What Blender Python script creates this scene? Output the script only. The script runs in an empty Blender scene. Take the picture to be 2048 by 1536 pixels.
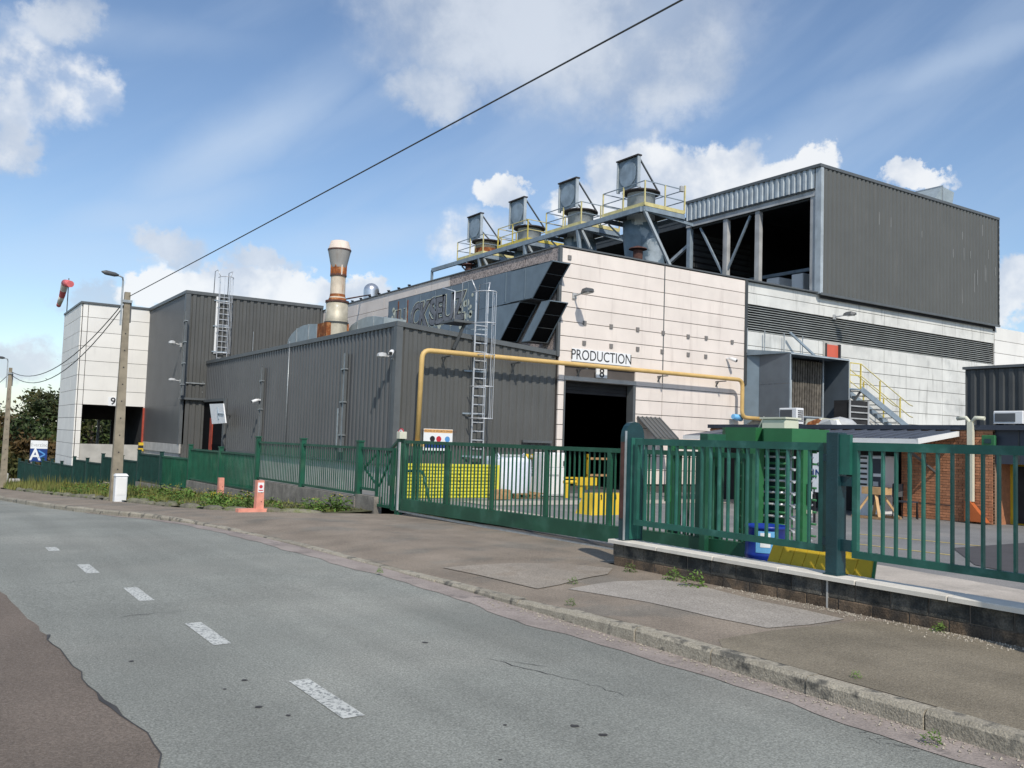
import bpy, math, random
from mathutils import Vector, Matrix
random.seed(7)
C = bpy.context.scene.collection
SC = bpy.context.scene
R = math.radians

# ------------------------------------------------------------------ camera
EYE = Vector((0, 0, 1.65)); FPX = 1800.0
_y, _p, _r = R(56.568), R(3.675), R(1.859)
FW = Vector((math.cos(_p)*math.cos(_y), math.cos(_p)*math.sin(_y), math.sin(_p)))
RT = Vector((math.sin(_y), -math.cos(_y), 0)); UP = RT.cross(FW)
RT, UP = RT*math.cos(_r)+UP*math.sin(_r), UP*math.cos(_r)-RT*math.sin(_r)
cam = bpy.data.cameras.new('camera'); camo = bpy.data.objects.new('camera', cam); C.objects.link(camo)
cam.sensor_width = 36; cam.lens = FPX/2048*36; cam.clip_start = .05; cam.clip_end = 4000
camo.matrix_world = Matrix(((RT.x, UP.x, -FW.x, EYE.x), (RT.y, UP.y, -FW.y, EYE.y), (RT.z, UP.z, -FW.z, EYE.z), (0, 0, 0, 1)))
SC.camera = camo

def at(x, y, ax, v):
    d = FW+RT*((x-1024)/FPX)-UP*((y-768)/FPX)
    return EYE+d*((v-EYE[ax])/d[ax])
def PX(x, y, v): return at(x, y, 0, v)
def PY(x, y, v): return at(x, y, 1, v)
def PZ(x, y, v): return at(x, y, 2, v)

# ------------------------------------------------------------------ light
SAZ = Vector((-.348, -.937)).normalized(); SEL = R(45)
TOSUN = Vector((SAZ.x*math.cos(SEL), SAZ.y*math.cos(SEL), math.sin(SEL)))
sun = bpy.data.lights.new('sun', 'SUN'); suno = bpy.data.objects.new('sun', sun); C.objects.link(suno)
sun.energy = 3.6; sun.angle = R(.5); sun.color = (1, .93, .83)
suno.rotation_euler = (-TOSUN).to_track_quat('-Z', 'Y').to_euler(); suno.location = (0, -20, 40)
SC.view_settings.view_transform = 'Standard'; SC.view_settings.look = 'None'
SC.view_settings.exposure = 0; SC.view_settings.gamma = 1; SC.view_settings.use_curve_mapping = False
SKY_STRENGTH = .145

def build_world():
    w = bpy.data.worlds.new('World'); SC.world = w; w.use_nodes = True
    nt = w.node_tree; N = nt.nodes; L = nt.links; N.clear()
    def nd(t, **k):
        n = N.new(t)
        for a, b in k.items(): setattr(n, a, b)
        return n
    def put(i, v):
        if isinstance(v, bpy.types.NodeSocket): L.new(v, i)
        else: i.default_value = v
    def mth(op, a, b=0.0, c=0.0, clamp=False):
        n = nd('ShaderNodeMath', operation=op, use_clamp=clamp)
        put(n.inputs[0], a); put(n.inputs[1], b); put(n.inputs[2], c); return n.outputs[0]
    def mapr(v, a, b, c=0.0, d=1.0, smooth=True):
        n = nd('ShaderNodeMapRange', interpolation_type='SMOOTHSTEP' if smooth else 'LINEAR')
        put(n.inputs[0], v); n.inputs[1].default_value = a; n.inputs[2].default_value = b
        n.inputs[3].default_value = c; n.inputs[4].default_value = d; return n.outputs[0]
    def noise(v, s, det=6, rough=.55):
        n = nd('ShaderNodeTexNoise'); put(n.inputs['Vector'], v); n.inputs['Scale'].default_value = s
        n.inputs['Detail'].default_value = det; n.inputs['Roughness'].default_value = rough; return n
    sky = nd('ShaderNodeTexSky', sky_type='NISHITA', sun_disc=False)
    sky.sun_elevation = SEL; sky.sun_rotation = math.atan2(SAZ.x, SAZ.y); sky.altitude = 60; sky.air_density = 1.0; sky.dust_density = .5; sky.ozone_density = 2.6
    tc = nd('ShaderNodeTexCoord'); sep = nd('ShaderNodeSeparateXYZ'); L.new(tc.outputs['Generated'], sep.inputs[0])
    az = mth('ARCTAN2', sep.outputs[0], sep.outputs[1]); el = mth('ARCSINE', sep.outputs[2])
    dirv = tc.outputs['Generated']
    n1 = noise(dirv, 7.0, 9, .6); n2 = noise(dirv, 26.0, 7, .6)
    s1 = nd('ShaderNodeSeparateColor'); L.new(n1.outputs['Color'], s1.inputs[0])
    s2 = nd('ShaderNodeSeparateColor'); L.new(n2.outputs['Color'], s2.inputs[0])
    azw = mth('ADD', az, mth('ADD', mth('MULTIPLY', mth('SUBTRACT', s1.outputs[0], .5), .10), mth('MULTIPLY', mth('SUBTRACT', s2.outputs[0], .5), .05)))
    elw = mth('ADD', el, mth('ADD', mth('MULTIPLY', mth('SUBTRACT', s1.outputs[1], .5), .08), mth('MULTIPLY', mth('SUBTRACT', s2.outputs[1], .5), .045)))
    n5 = noise(dirv, 80.0, 5, .6); s5 = nd('ShaderNodeSeparateColor'); L.new(n5.outputs['Color'], s5.inputs[0])
    azs = mth('ADD', az, mth('MULTIPLY', mth('SUBTRACT', s1.outputs[0], .5), .05)); els = mth('ADD', el, mth('MULTIPLY', mth('SUBTRACT', s1.outputs[1], .5), .05))
    azw = mth('ADD', azw, mth('MULTIPLY', mth('SUBTRACT', s5.outputs[0], .5), .022)); elw = mth('ADD', elw, mth('MULTIPLY', mth('SUBTRACT', s5.outputs[1], .5), .022))
    def blob(x, y, rx, ry):
        d = (FW+RT*((x-1024)/FPX)-UP*((y-768)/FPX)).normalized()
        a0 = math.atan2(d.x, d.y); e0 = math.asin(d.z)
        u = mth('DIVIDE', mth('SUBTRACT', azw, a0), rx/FPX/max(.5, math.cos(e0))); v = mth('DIVIDE', mth('SUBTRACT', elw, e0), ry/FPX)
        return mth('SUBTRACT', 1.0, mth('SQRT', mth('ADD', mth('MULTIPLY', u, u), mth('MULTIPLY', v, v)))), v
    def streak(x, y, rl, rw, ang):
        d = (FW+RT*((x-1024)/FPX)-UP*((y-768)/FPX)).normalized(); a0 = math.atan2(d.x, d.y); e0 = math.asin(d.z); ca, sa = math.cos(R(ang)), math.sin(R(ang))
        da = mth('MULTIPLY', mth('SUBTRACT', azs, a0), math.cos(e0)); de = mth('SUBTRACT', els, e0)
        u = mth('DIVIDE', mth('ADD', mth('MULTIPLY', da, ca), mth('MULTIPLY', de, sa)), rl/FPX); v = mth('DIVIDE', mth('SUBTRACT', mth('MULTIPLY', de, ca), mth('MULTIPLY', da, sa)), rw/FPX)
        return mapr(mth('SQRT', mth('ADD', mth('MULTIPLY', u, u), mth('MULTIPLY', v, v))), 0.0, 1.0, 1.0, 0.0)
    def group(bl):
        m = None; vv = None
        for b in bl:
            o, v = blob(*b)
            m = o if m is None else mth('MAXIMUM', m, o)
        return m
    # crisp bright cumulus, soft grey cumulus
    crisp = group([(1300, 350, 130, 110), (1430, 350, 120, 75), (1560, 375, 130, 60), (1640, 335, 55, 45), (1815, 365, 60, 30), (1180, 420, 90, 60),
                   (470, 590, 200, 55), (300, 590, 90, 40), (600, 575, 90, 40), (720, 575, 70, 35), (1010, 385, 55, 35), (2040, 570, 130, 60)])
    soft = group([(930, 30, 260, 190), (1150, 30, 400, 210), (1330, 100, 170, 150), (860, 190, 130, 70), (340, 505, 75, 45), (520, 525, 90, 30), (0, 300, 60, 60), (180, 590, 80, 40), (20, 720, 120, 60), (130, 30, 60, 60)])
    wisp = group([(20, 130, 90, 115), (120, 185, 120, 80), (10, 240, 70, 100), (205, 185, 55, 45), (960, 480, 100, 70)])
    # the same kind of sky goes on outside the picture
    n4 = noise(dirv, 3.2, 8, .58)
    away = mapr(mth('ABSOLUTE', mth('SUBTRACT', az, math.atan2(FW.x, FW.y))), .62, .9)
    high = mapr(el, .50, .65)
    other = mth('MULTIPLY', mapr(n4.outputs['Fac'], .53, .66), mth('MAXIMUM', away, high))
    dc = mth('MAXIMUM', mth('MULTIPLY', mapr(crisp, .0, .30), .94), mth('MULTIPLY', mapr(wisp, .0, .60), mapr(n2.outputs['Fac'], .34, .60, .35, .85)))
    ds = mth('MULTIPLY', mapr(soft, .0, .55), mapr(n1.outputs['Fac'], .32, .55, .55, 1.0))
    ds = mth('MAXIMUM', ds, mth('MULTIPLY', other, .8))
    # high thin cirrus in long streaks
    rot = nd('ShaderNodeMapping'); cmb = nd('ShaderNodeCombineXYZ'); L.new(az, cmb.inputs[0]); L.new(el, cmb.inputs[1]); L.new(cmb.outputs[0], rot.inputs[0])
    rot.inputs['Rotation'].default_value = (0, 0, R(-33)); sc2 = nd('ShaderNodeMapping'); L.new(rot.outputs[0], sc2.inputs[0]); sc2.inputs['Scale'].default_value = (1.1, 6.0, 1)
    n3 = noise(sc2.outputs[0], 1.7, 6, .5)
    cir = mth('MULTIPLY', mapr(n3.outputs['Fac'], .42, .72), .26)
    fib = mapr(n3.outputs['Fac'], .30, .62, .45, 1.0)
    for q in ((500, 270, 430, 95, 42, .62), (330, 430, 330, 70, 20, .45), (1500, 330, 800, 75, 20, .42), (1900, 130, 500, 60, 18, .45), (150, 60, 420, 60, 8, .3), (760, 470, 420, 70, 12, .35), (250, 520, 420, 90, 5, .35)):
        cir = mth('MAXIMUM', cir, mth('MULTIPLY', mth('MULTIPLY', streak(*q[:5]), fib), q[5]))
    # shading of cloud bodies
    sh = noise(dirv, 13.0, 5, .55)
    colc = nd('ShaderNodeMix', data_type='RGBA'); L.new(mapr(sh.outputs['Fac'], .36, .6), colc.inputs[0]); colc.inputs[6].default_value = (4.1, 4.6, 5.4, 1); colc.inputs[7].default_value = (6.5, 6.6, 6.7, 1)
    cols = nd('ShaderNodeMix', data_type='RGBA'); L.new(mapr(n1.outputs['Fac'], .35, .65), cols.inputs[0]); cols.inputs[6].default_value = (3.5, 4.0, 4.8, 1); cols.inputs[7].default_value = (4.9, 5.3, 5.9, 1)
    def mixc(f, a, b):
        m = nd('ShaderNodeMix', data_type='RGBA'); put(m.inputs[0], f); put(m.inputs[6], a); put(m.inputs[7], b); return m.outputs[2]
    tint = mixc(1.0, sky.outputs[0], sky.outputs[0])
    c = mixc(cir, tint, (4.2, 5.0, 6.1, 1)); c = mixc(mth('MULTIPLY', ds, .86), c, cols.outputs[2]); c = mixc(mth('MULTIPLY', dc, .95), c, colc.outputs[2])
    bg = nd('ShaderNodeBackground'); L.new(c, bg.inputs[0]); bg.inputs[1].default_value = SKY_STRENGTH
    out = nd('ShaderNodeOutputWorld'); L.new(bg.outputs[0], out.inputs[0])
build_world()

# ------------------------------------------------------------------ materials
MATS = {}
def mat(name, col, rough=.7, metal=0.0, var=.12, scale=2.0, bump=0.0, bscale=40.0, streak=0.0, streakcol=(.08, .075, .07), col2=None, c2=(.5, .62), c2scale=1.5, fine=0.0, fscale=120.0, rand=0.0, spec=.4, trans=0.0, horiz=False, track=0.0):
    if name in MATS: return MATS[name]
    m = bpy.data.materials.new(name); m.use_nodes = True; MATS[name] = m
    nt = m.node_tree; N = nt.nodes; L = nt.links; b = N['Principled BSDF']
    b.inputs['Roughness'].default_value = rough; b.inputs['Metallic'].default_value = metal; b.inputs['Specular IOR Level'].default_value = spec
    geo = N.new('ShaderNodeNewGeometry'); pos = geo.outputs['Position']
    def noise(s, d=5, v=pos, r=.55):
        n = N.new('ShaderNodeTexNoise'); n.inputs['Scale'].default_value = s; n.inputs['Detail'].default_value = d; n.inputs['Roughness'].default_value = r; L.new(v, n.inputs['Vector']); return n.outputs['Fac']
    def ramp(v, a, bb, c, d):
        n = N.new('ShaderNodeMapRange'); n.interpolation_type = 'SMOOTHSTEP'; L.new(v, n.inputs[0])
        for i, q in enumerate((a, bb, c, d)): n.inputs[i+1].default_value = q
        return n.outputs[0]
    def mix(f, a, bb, mode='MIX'):
        n = N.new('ShaderNodeMix'); n.data_type = 'RGBA'; n.blend_type = mode
        for i, q in ((0, f), (6, a), (7, bb)):
            if isinstance(q, bpy.types.NodeSocket): L.new(q, n.inputs[i])
            else: n.inputs[i].default_value = q
        return n.outputs[2]
    def grey(v):
        n = N.new('ShaderNodeCombineColor')
        for i in range(3): L.new(v, n.inputs[i])
        return n.outputs[0]
    c = tuple(col)+(1,)
    if col2: c = mix(ramp(noise(c2scale, 6), c2[0], c2[1], 0, 1), c, tuple(col2)+(1,))
    if var: c = mix(1.0, c, grey(ramp(noise(scale, 6), .3, .7, 1-var, 1+var)), 'MULTIPLY')
    if fine: c = mix(1.0, c, grey(ramp(noise(fscale, 2), .25, .75, 1-fine, 1+fine)), 'MULTIPLY')
    if track:
        mp2 = N.new('ShaderNodeMapping'); L.new(pos, mp2.inputs[0]); mp2.inputs['Scale'].default_value = (1.3, .07, 1); c = mix(1.0, c, grey(ramp(noise(1.0, 5, mp2.outputs[0]), .3, .7, 1-track, 1+track)), 'MULTIPLY')
        c = mix(1.0, c, grey(ramp(noise(38, 3), .3, .7, 1-track*1.1, 1+track*1.1)), 'MULTIPLY'); c = mix(ramp(noise(150, 1), .66, .74, 0, .55), c, (.42, .42, .40, 1)); c = mix(ramp(noise(110, 1), .68, .76, 0, .6), c, (.07, .07, .068, 1))
    if rand:
        oi = N.new('ShaderNodeObjectInfo'); c = mix(1.0, c, grey(ramp(oi.outputs['Random'], 0, 1, 1-rand, 1+rand)), 'MULTIPLY')
    if streak:
        mp = N.new('ShaderNodeMapping'); L.new(pos, mp.inputs[0]); mp.inputs['Scale'].default_value = (2.2, 2.2, .22) if not horiz else (.3, .3, 3)
        f = ramp(noise(1.6, 6, mp.outputs[0], .65), .52, .75, 0, streak); c = mix(f, c, tuple(streakcol)+(1,))
    if isinstance(c, tuple): b.inputs['Base Color'].default_value = c
    else: L.new(c, b.inputs['Base Color'])
    if bump:
        bn = N.new('ShaderNodeBump'); bn.inputs['Strength'].default_value = bump; bn.inputs['Distance'].default_value = .02; L.new(noise(bscale, 4), bn.inputs['Height']); L.new(bn.outputs[0], b.inputs['Normal'])
    if trans: b.inputs['Transmission Weight'].default_value = trans
    return m

M_ASPH = mat('asphalt_road', (.248, .256, .228), .9, var=.10, scale=.5, fine=.30, fscale=70, bump=.5, bscale=110, col2=(.285, .288, .255), c2=(.45, .65), c2scale=.35, spec=.2, track=0.1)
M_BROWN = mat('asphalt_brown', (.172, .141, .115), .92, var=.12, scale=.9, fine=.26, fscale=80, bump=.5, bscale=110, spec=.2, track=0.1)
M_WALK = mat('asphalt_pavement', (.265, .222, .175), .93, var=.14, scale=1.1, fine=.26, fscale=75, bump=.5, bscale=100, col2=(.225, .20, .165), c2scale=.8, spec=.2, track=0.08)
M_WALKF = mat('pavement_old', (.222, .192, .142), .93, var=.16, scale=1.3, fine=.24, fscale=75, bump=.5, bscale=100, spec=.2, track=0.08)
M_PATCH = mat('asphalt_patch_pale', (.375, .34, .295), .93, var=.08, scale=2, fine=.28, fscale=60, bump=.6, bscale=90, spec=.2, track=0.08)
M_PATCH2 = mat('asphalt_patch_worn', (.325, .285, .235), .93, var=.12, scale=2, fine=.24, fscale=60, bump=.5, bscale=90, col2=(.27, .23, .185), c2=(.5, .62), c2scale=2, spec=.2, track=0.08)
M_GUT = mat('gutter_concrete', (.31, .265, .235), .9, var=.15, scale=2, fine=.2, fscale=60, bump=.4, col2=(.19, .165, .15), c2=(.55, .7), c2scale=3)
M_KERB = mat('kerb_stone', (.36, .325, .255), .9, var=.2, scale=5, fine=.25, fscale=70, bump=.6, bscale=60, col2=(.10, .095, .08), c2=(.5, .66), c2scale=5, rand=.1)
M_YARD = mat('yard_asphalt', (.20, .20, .195), .9, var=.12, scale=.6, fine=.2, fscale=60, col2=(.26, .25, .235), c2scale=.4)
M_SLAB = mat('yard_concrete', (.48, .43, .37), .85, var=.12, scale=1.0, fine=.12, fscale=50, col2=(.40, .36, .31), c2scale=1.2)
M_YDARK = mat('yard_new_asphalt', (.075, .072, .075), .9, var=.1, fine=.2, fscale=60)
M_SOIL = mat('grass_soil', (.085, .085, .04), .95, var=.3, scale=3, fine=.3, fscale=30, bump=.6, bscale=20)
M_LINE = mat('worn_paint', (.55, .56, .52), .8, var=.08, col2=(.22, .23, .22), c2=(.50, .60), c2scale=42)
M_YLINE = mat('yellow_line', (.50, .40, .16), .8, var=.2, scale=5)
M_TAR = mat('tar_seam', (.06, .057, .055), .8, var=.2)
M_PINK = mat('panel_pink_white', (.78, .705, .64), .65, var=.05, scale=.9, streak=.34, streakcol=(.44, .37, .33), rand=.025, bump=.08, bscale=60)
M_GWHITE = mat('panel_grey_white', (.68, .68, .64), .65, var=.08, scale=1.2, streak=.6, streakcol=(.24, .24, .22), rand=.035, col2=(.47, .48, .46), c2=(.52, .75), c2scale=.7)
M_TWHITE = mat('panel_white', (.80, .785, .74), .6, var=.04, scale=.8, streak=.18, streakcol=(.45, .44, .42), rand=.03)
M_CORE = mat('wall_joint', (.10, .09, .085), .9)
M_PEBBLE = mat('pebble_band', (.50, .42, .38), .9, var=.1, col2=(.21, .18, .17), c2=(.48, .55), c2scale=24)
M_BLUE = mat('cladding_blue_grey', (.145, .192, .235), .5, var=.10, scale=1.5, streak=.25, streakcol=(.16, .20, .23), rand=.05)
M_BLUE2 = mat('hood_side', (.16, .21, .25), .45, var=.1, streak=.2, streakcol=(.25, .3, .33))
M_BLACK = mat('shade_black', (.006, .006, .007), .8, var=.1, spec=.1)  # near-black that stands for deep shade in hood mouths and openings
M_RIM = mat('rim_dark', (.05, .042, .04), .8, var=.3, scale=6)
M_SLATE = mat('slate_sheet', (.10, .125, .15), .5, var=.08, streak=.2, streakcol=(.14, .165, .185))
M_LOUV = mat('louvre_grey', (.40, .42, .41), .6, var=.12, scale=1.5, streak=.3, streakcol=(.22, .22, .21))
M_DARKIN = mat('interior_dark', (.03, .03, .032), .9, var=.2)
M_FLOORIN = mat('interior_floor', (.10, .10, .10), .8)
M_GREY = mat('cladding_dark_grey', (.097, .099, .095), .45, var=.06, scale=.8, streak=.3, streakcol=(.145, .143, .135), spec=.45)
M_GREYL = mat('cladding_slate_grey', (.094, .097, .099), .42, var=.06, scale=.8, streak=.3, streakcol=(.135, .14, .143), spec=.5)
M_TOWER = mat('cladding_tower', (.108, .112, .106), .5, var=.05, scale=.6, streak=.34, streakcol=(.17, .165, .155), spec=.4)
M_TRIM = mat('flashing_grey', (.105, .115, .12), .45, var=.08, streak=.2, streakcol=(.17, .18, .18))
M_TRIMD = mat('flashing_dark', (.055, .06, .062), .5, var=.1)
M_GALV = mat('galvanised', (.42, .45, .46), .42, .55, var=.14, scale=6, streak=.25, streakcol=(.25, .26, .27))
M_LADDER = mat('ladder_steel', (.62, .64, .66), .4, .4, var=.1)
M_DUCT = mat('duct_galvanised', (.36, .42, .44), .5, .25, var=.1, scale=3, streak=.2, streakcol=(.28, .31, .32))
M_SILVER = mat('duct_silver', (.66, .66, .66), .28, .85, var=.08)
M_STEEL = mat('steel_blue_grey', (.25, .31, .36), .55, .1, var=.14, scale=3, streak=.3, streakcol=(.1, .12, .14))
M_STEELL = mat('steel_light', (.42, .47, .50), .5, .1, var=.15, scale=2, streak=.3, streakcol=(.2, .21, .22))
M_LID = mat('lid_plate', (.19, .235, .265), .45, .3, var=.2, scale=3, streak=.5, streakcol=(.05, .055, .06))
M_LEAG = mat('swirl_lagging', (.36, .42, .46), .5, .1, var=.25, scale=1.6, col2=(.15, .21, .26), c2=(.46, .5), c2scale=1.1)
M_STONEW = mat('beam_concrete', (.42, .43, .43), .8, var=.2, scale=1.2, streak=.4, streakcol=(.12, .12, .12))
M_YEL = mat('yellow_paint', (.62, .50, .10), .55, var=.15, scale=4, streak=.15, streakcol=(.4, .33, .16))
M_YELP = mat('yellow_pale', (.62, .55, .26), .6, var=.15, scale=3)
M_YELG = mat('yellow_bright', (.70, .66, .06), .5, var=.1, rand=.06)
M_YELO = mat('yellow_gold', (.66, .45, .03), .55, var=.1, rand=.04)
M_PIPE = mat('pipe_ochre', (.62, .42, .16), .5, var=.1, scale=2, streak=.2, streakcol=(.65, .48, .28))
M_CHIM = mat('chimney_cream', (.60, .52, .41), .6, var=.12, scale=3, streak=.75, streakcol=(.30, .12, .04))
M_CHIMW = mat('chimney_white', (.72, .62, .53), .6, var=.08, streak=.25, streakcol=(.3, .15, .07))
M_CHIMG = mat('chimney_grey', (.36, .35, .33), .6, .1, var=.08, streak=.35, streakcol=(.2, .12, .07))
M_CHIMB = mat('chimney_galv', (.50, .46, .36), .5, .2, var=.14, scale=4, col2=(.62, .62, .58), c2=(.6, .66), c2scale=3, streak=.45, streakcol=(.34, .22, .11))
M_RUST = mat('rust', (.24, .075, .022), .85, var=.35, scale=6, col2=(.36, .16, .06), c2scale=4)
M_RUSTD = mat('rust_dark', (.085, .04, .032), .85, var=.3, scale=6)
M_GREEN = mat('gate_green', (.014, .085, .046), .48, var=.16, scale=2, rand=.08, spec=.4, col2=(.03, .115, .072), c2=(.5, .68), c2scale=2.5, streak=.12, streakcol=(.06, .05, .03))
M_GREENF = mat('fence_green', (.010, .082, .048), .46, var=.2, scale=2, rand=.1, spec=.4, col2=(.028, .10, .06), c2=(.5, .68), c2scale=1.6, streak=.15, streakcol=(.07, .05, .025))
M_GREENT = mat('fence_teal', (.018, .108, .080), .42, var=.16, scale=3, rand=.08, spec=.45, col2=(.04, .15, .12), c2=(.52, .68), c2scale=4, streak=.1, streakcol=(.03, .035, .025))
M_GREEND = mat('post_teal_dark', (.012, .048, .056), .3, var=.16, scale=5, spec=.5, bump=.15, bscale=50)
M_GREENFAR = mat('fence_green_overlap', (.008, .042, .036), .5, var=.2, scale=3, rand=.1)  # far bays: shade between overlapping bars put into a darker green
M_GREENB = mat('turnstile_green', (.028, .145, .055), .42, var=.1, scale=3)
M_BLOCK = mat('wall_block', (.135, .098, .066), .95, var=.3, scale=6, fine=.3, fscale=50, bump=.6, bscale=60, col2=(.07, .058, .046), c2=(.45, .6), c2scale=4, rand=.2)
M_BLOCKT = mat('wall_block_top', (.105, .098, .082), .95, var=.3, scale=6, fine=.3, fscale=50, bump=.6, bscale=60, col2=(.038, .040, .038), c2=(.42, .58), c2scale=4, rand=.2)
M_MORTAR = mat('mortar', (.14, .12, .10), .95, var=.2)
M_CAP = mat('cap_stone', (.66, .62, .54), .8, var=.08, scale=4, rand=.05, fine=.08)
M_CONC = mat('concrete_old', (.24, .22, .19), .92, var=.25, scale=3, fine=.2, fscale=40, streak=.7, streakcol=(.055, .05, .045), bump=.4)
M_CONCL = mat('concrete_pale', (.44, .43, .40), .9, var=.12, scale=2, streak=.25, streakcol=(.28, .27, .25))
M_BRICK = mat('brick', (.46, .205, .108), .9, var=.14, scale=8, rand=.16, bump=.3)
M_BRMORT = mat('brick_mortar', (.30, .20, .14), .95, var=.1)
M_NAVY = mat('panel_navy', (.045, .055, .075), .5, var=.1)
M_ROOFB = mat('canopy_sheet', (.085, .10, .13), .5, var=.1)
M_WHITE = mat('white_paint', (.80, .80, .78), .5, var=.04)
M_WHITEP = mat('white_plastic', (.78, .79, .79), .45, var=.04)
M_BAG = mat('white_bag', (.72, .76, .84), .6, var=.06, bump=.5, bscale=8)
M_WOOD = mat('pallet_wood', (.36, .22, .11), .85, var=.25, scale=8, rand=.15)
M_WOODL = mat('pine_wood', (.52, .33, .16), .8, var=.15, scale=6)
M_DARK = mat('dark_plastic', (.02, .021, .023), .5)
M_LAMP = mat('lamp_grey', (.10, .105, .11), .5, var=.1)
M_LAMPL = mat('lamp_pale', (.45, .46, .46), .5)
M_SIGNW = mat('sign_white', (.80, .82, .83), .5, var=.02)
M_SIGNBLK = mat('sign_black', (.02, .02, .022), .5, var=0)
M_SIGNBLUE = mat('sign_blue', (.012, .045, .20), .5, var=.05)
M_SIGNRED = mat('sign_red', (.55, .03, .05), .5, var=.05)
M_SIGNOR = mat('sign_orange', (.75, .42, .16), .5, var=.05)
M_SIGNLB = mat('sign_light_blue', (.10, .30, .62), .5, var=.05)
M_POLE = mat('pole_concrete', (.27, .235, .175), .9, var=.18, scale=4, streak=.3, streakcol=(.13, .12, .1))
M_CABLE = mat('cable', (.06, .065, .065), .6, var=0)
M_SALMON = mat('salmon_paint', (.72, .30, .22), .6, var=.12, scale=5)
M_REDD = mat('door_red', (.62, .13, .08), .55, var=.06)
M_REDJ = mat('jamb_red', (.36, .06, .035), .6, var=.2)
M_ORANGE = mat('orange_guard', (.42, .11, .03), .7, var=.15)
M_BARREL = mat('barrel_blue', (.010, .035, .27), .35, var=.08)
M_BARRELL = mat('label_cyan', (.15, .42, .72), .5)
M_FILTER = mat('filter_strip', (.13, .115, .095), .9, var=.3, scale=6, streak=.5, streakcol=(.05, .045, .04), rand=.25)
M_STONE = mat('edging_stone', (.18, .17, .125), .95, var=.35, scale=4, fine=.2, fscale=40, bump=.8, bscale=14, rand=.2, col2=(.10, .11, .05), c2scale=4)
M_LEAF = mat('leaf_dark', (.038, .062, .014), .7, var=.4, scale=.35, rand=.25, col2=(.075, .070, .016), c2=(.46, .62), c2scale=.22)
M_LEAFB = mat('leaf_brown', (.10, .062, .018), .7, var=.4, scale=.4, rand=.15, col2=(.06, .07, .015), c2=(.45, .6), c2scale=.3)
M_WEED = mat('leaf_weed', (.095, .17, .028), .7, var=.35, scale=3, rand=.2)
M_GRASS = mat('grass_blade', (.17, .165, .045), .8, var=.4, scale=.8, col2=(.09, .13, .025), c2=(.45, .6), c2scale=.6)
M_FLOWER = mat('yellow_flower', (.68, .50, .03), .7, var=.1)
M_BARK = mat('bark', (.10, .08, .06), .95, var=.3, scale=5)
M_CREAM = mat('box_cream', (.62, .62, .50), .6, var=.05)
M_SOCKR = mat('sock_red', (.72, .16, .17), .7); M_SOCKW = mat('sock_white', (.80, .74, .66), .7)
M_GRAF = mat('graffiti_fill', (.17, .18, .20), .6, var=.25, scale=5); M_GRAFL = mat('graffiti_line', (.018, .02, .026), .6); M_GRAFC = mat('graffiti_cream', (.55, .57, .47), .6, var=.1)

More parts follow.
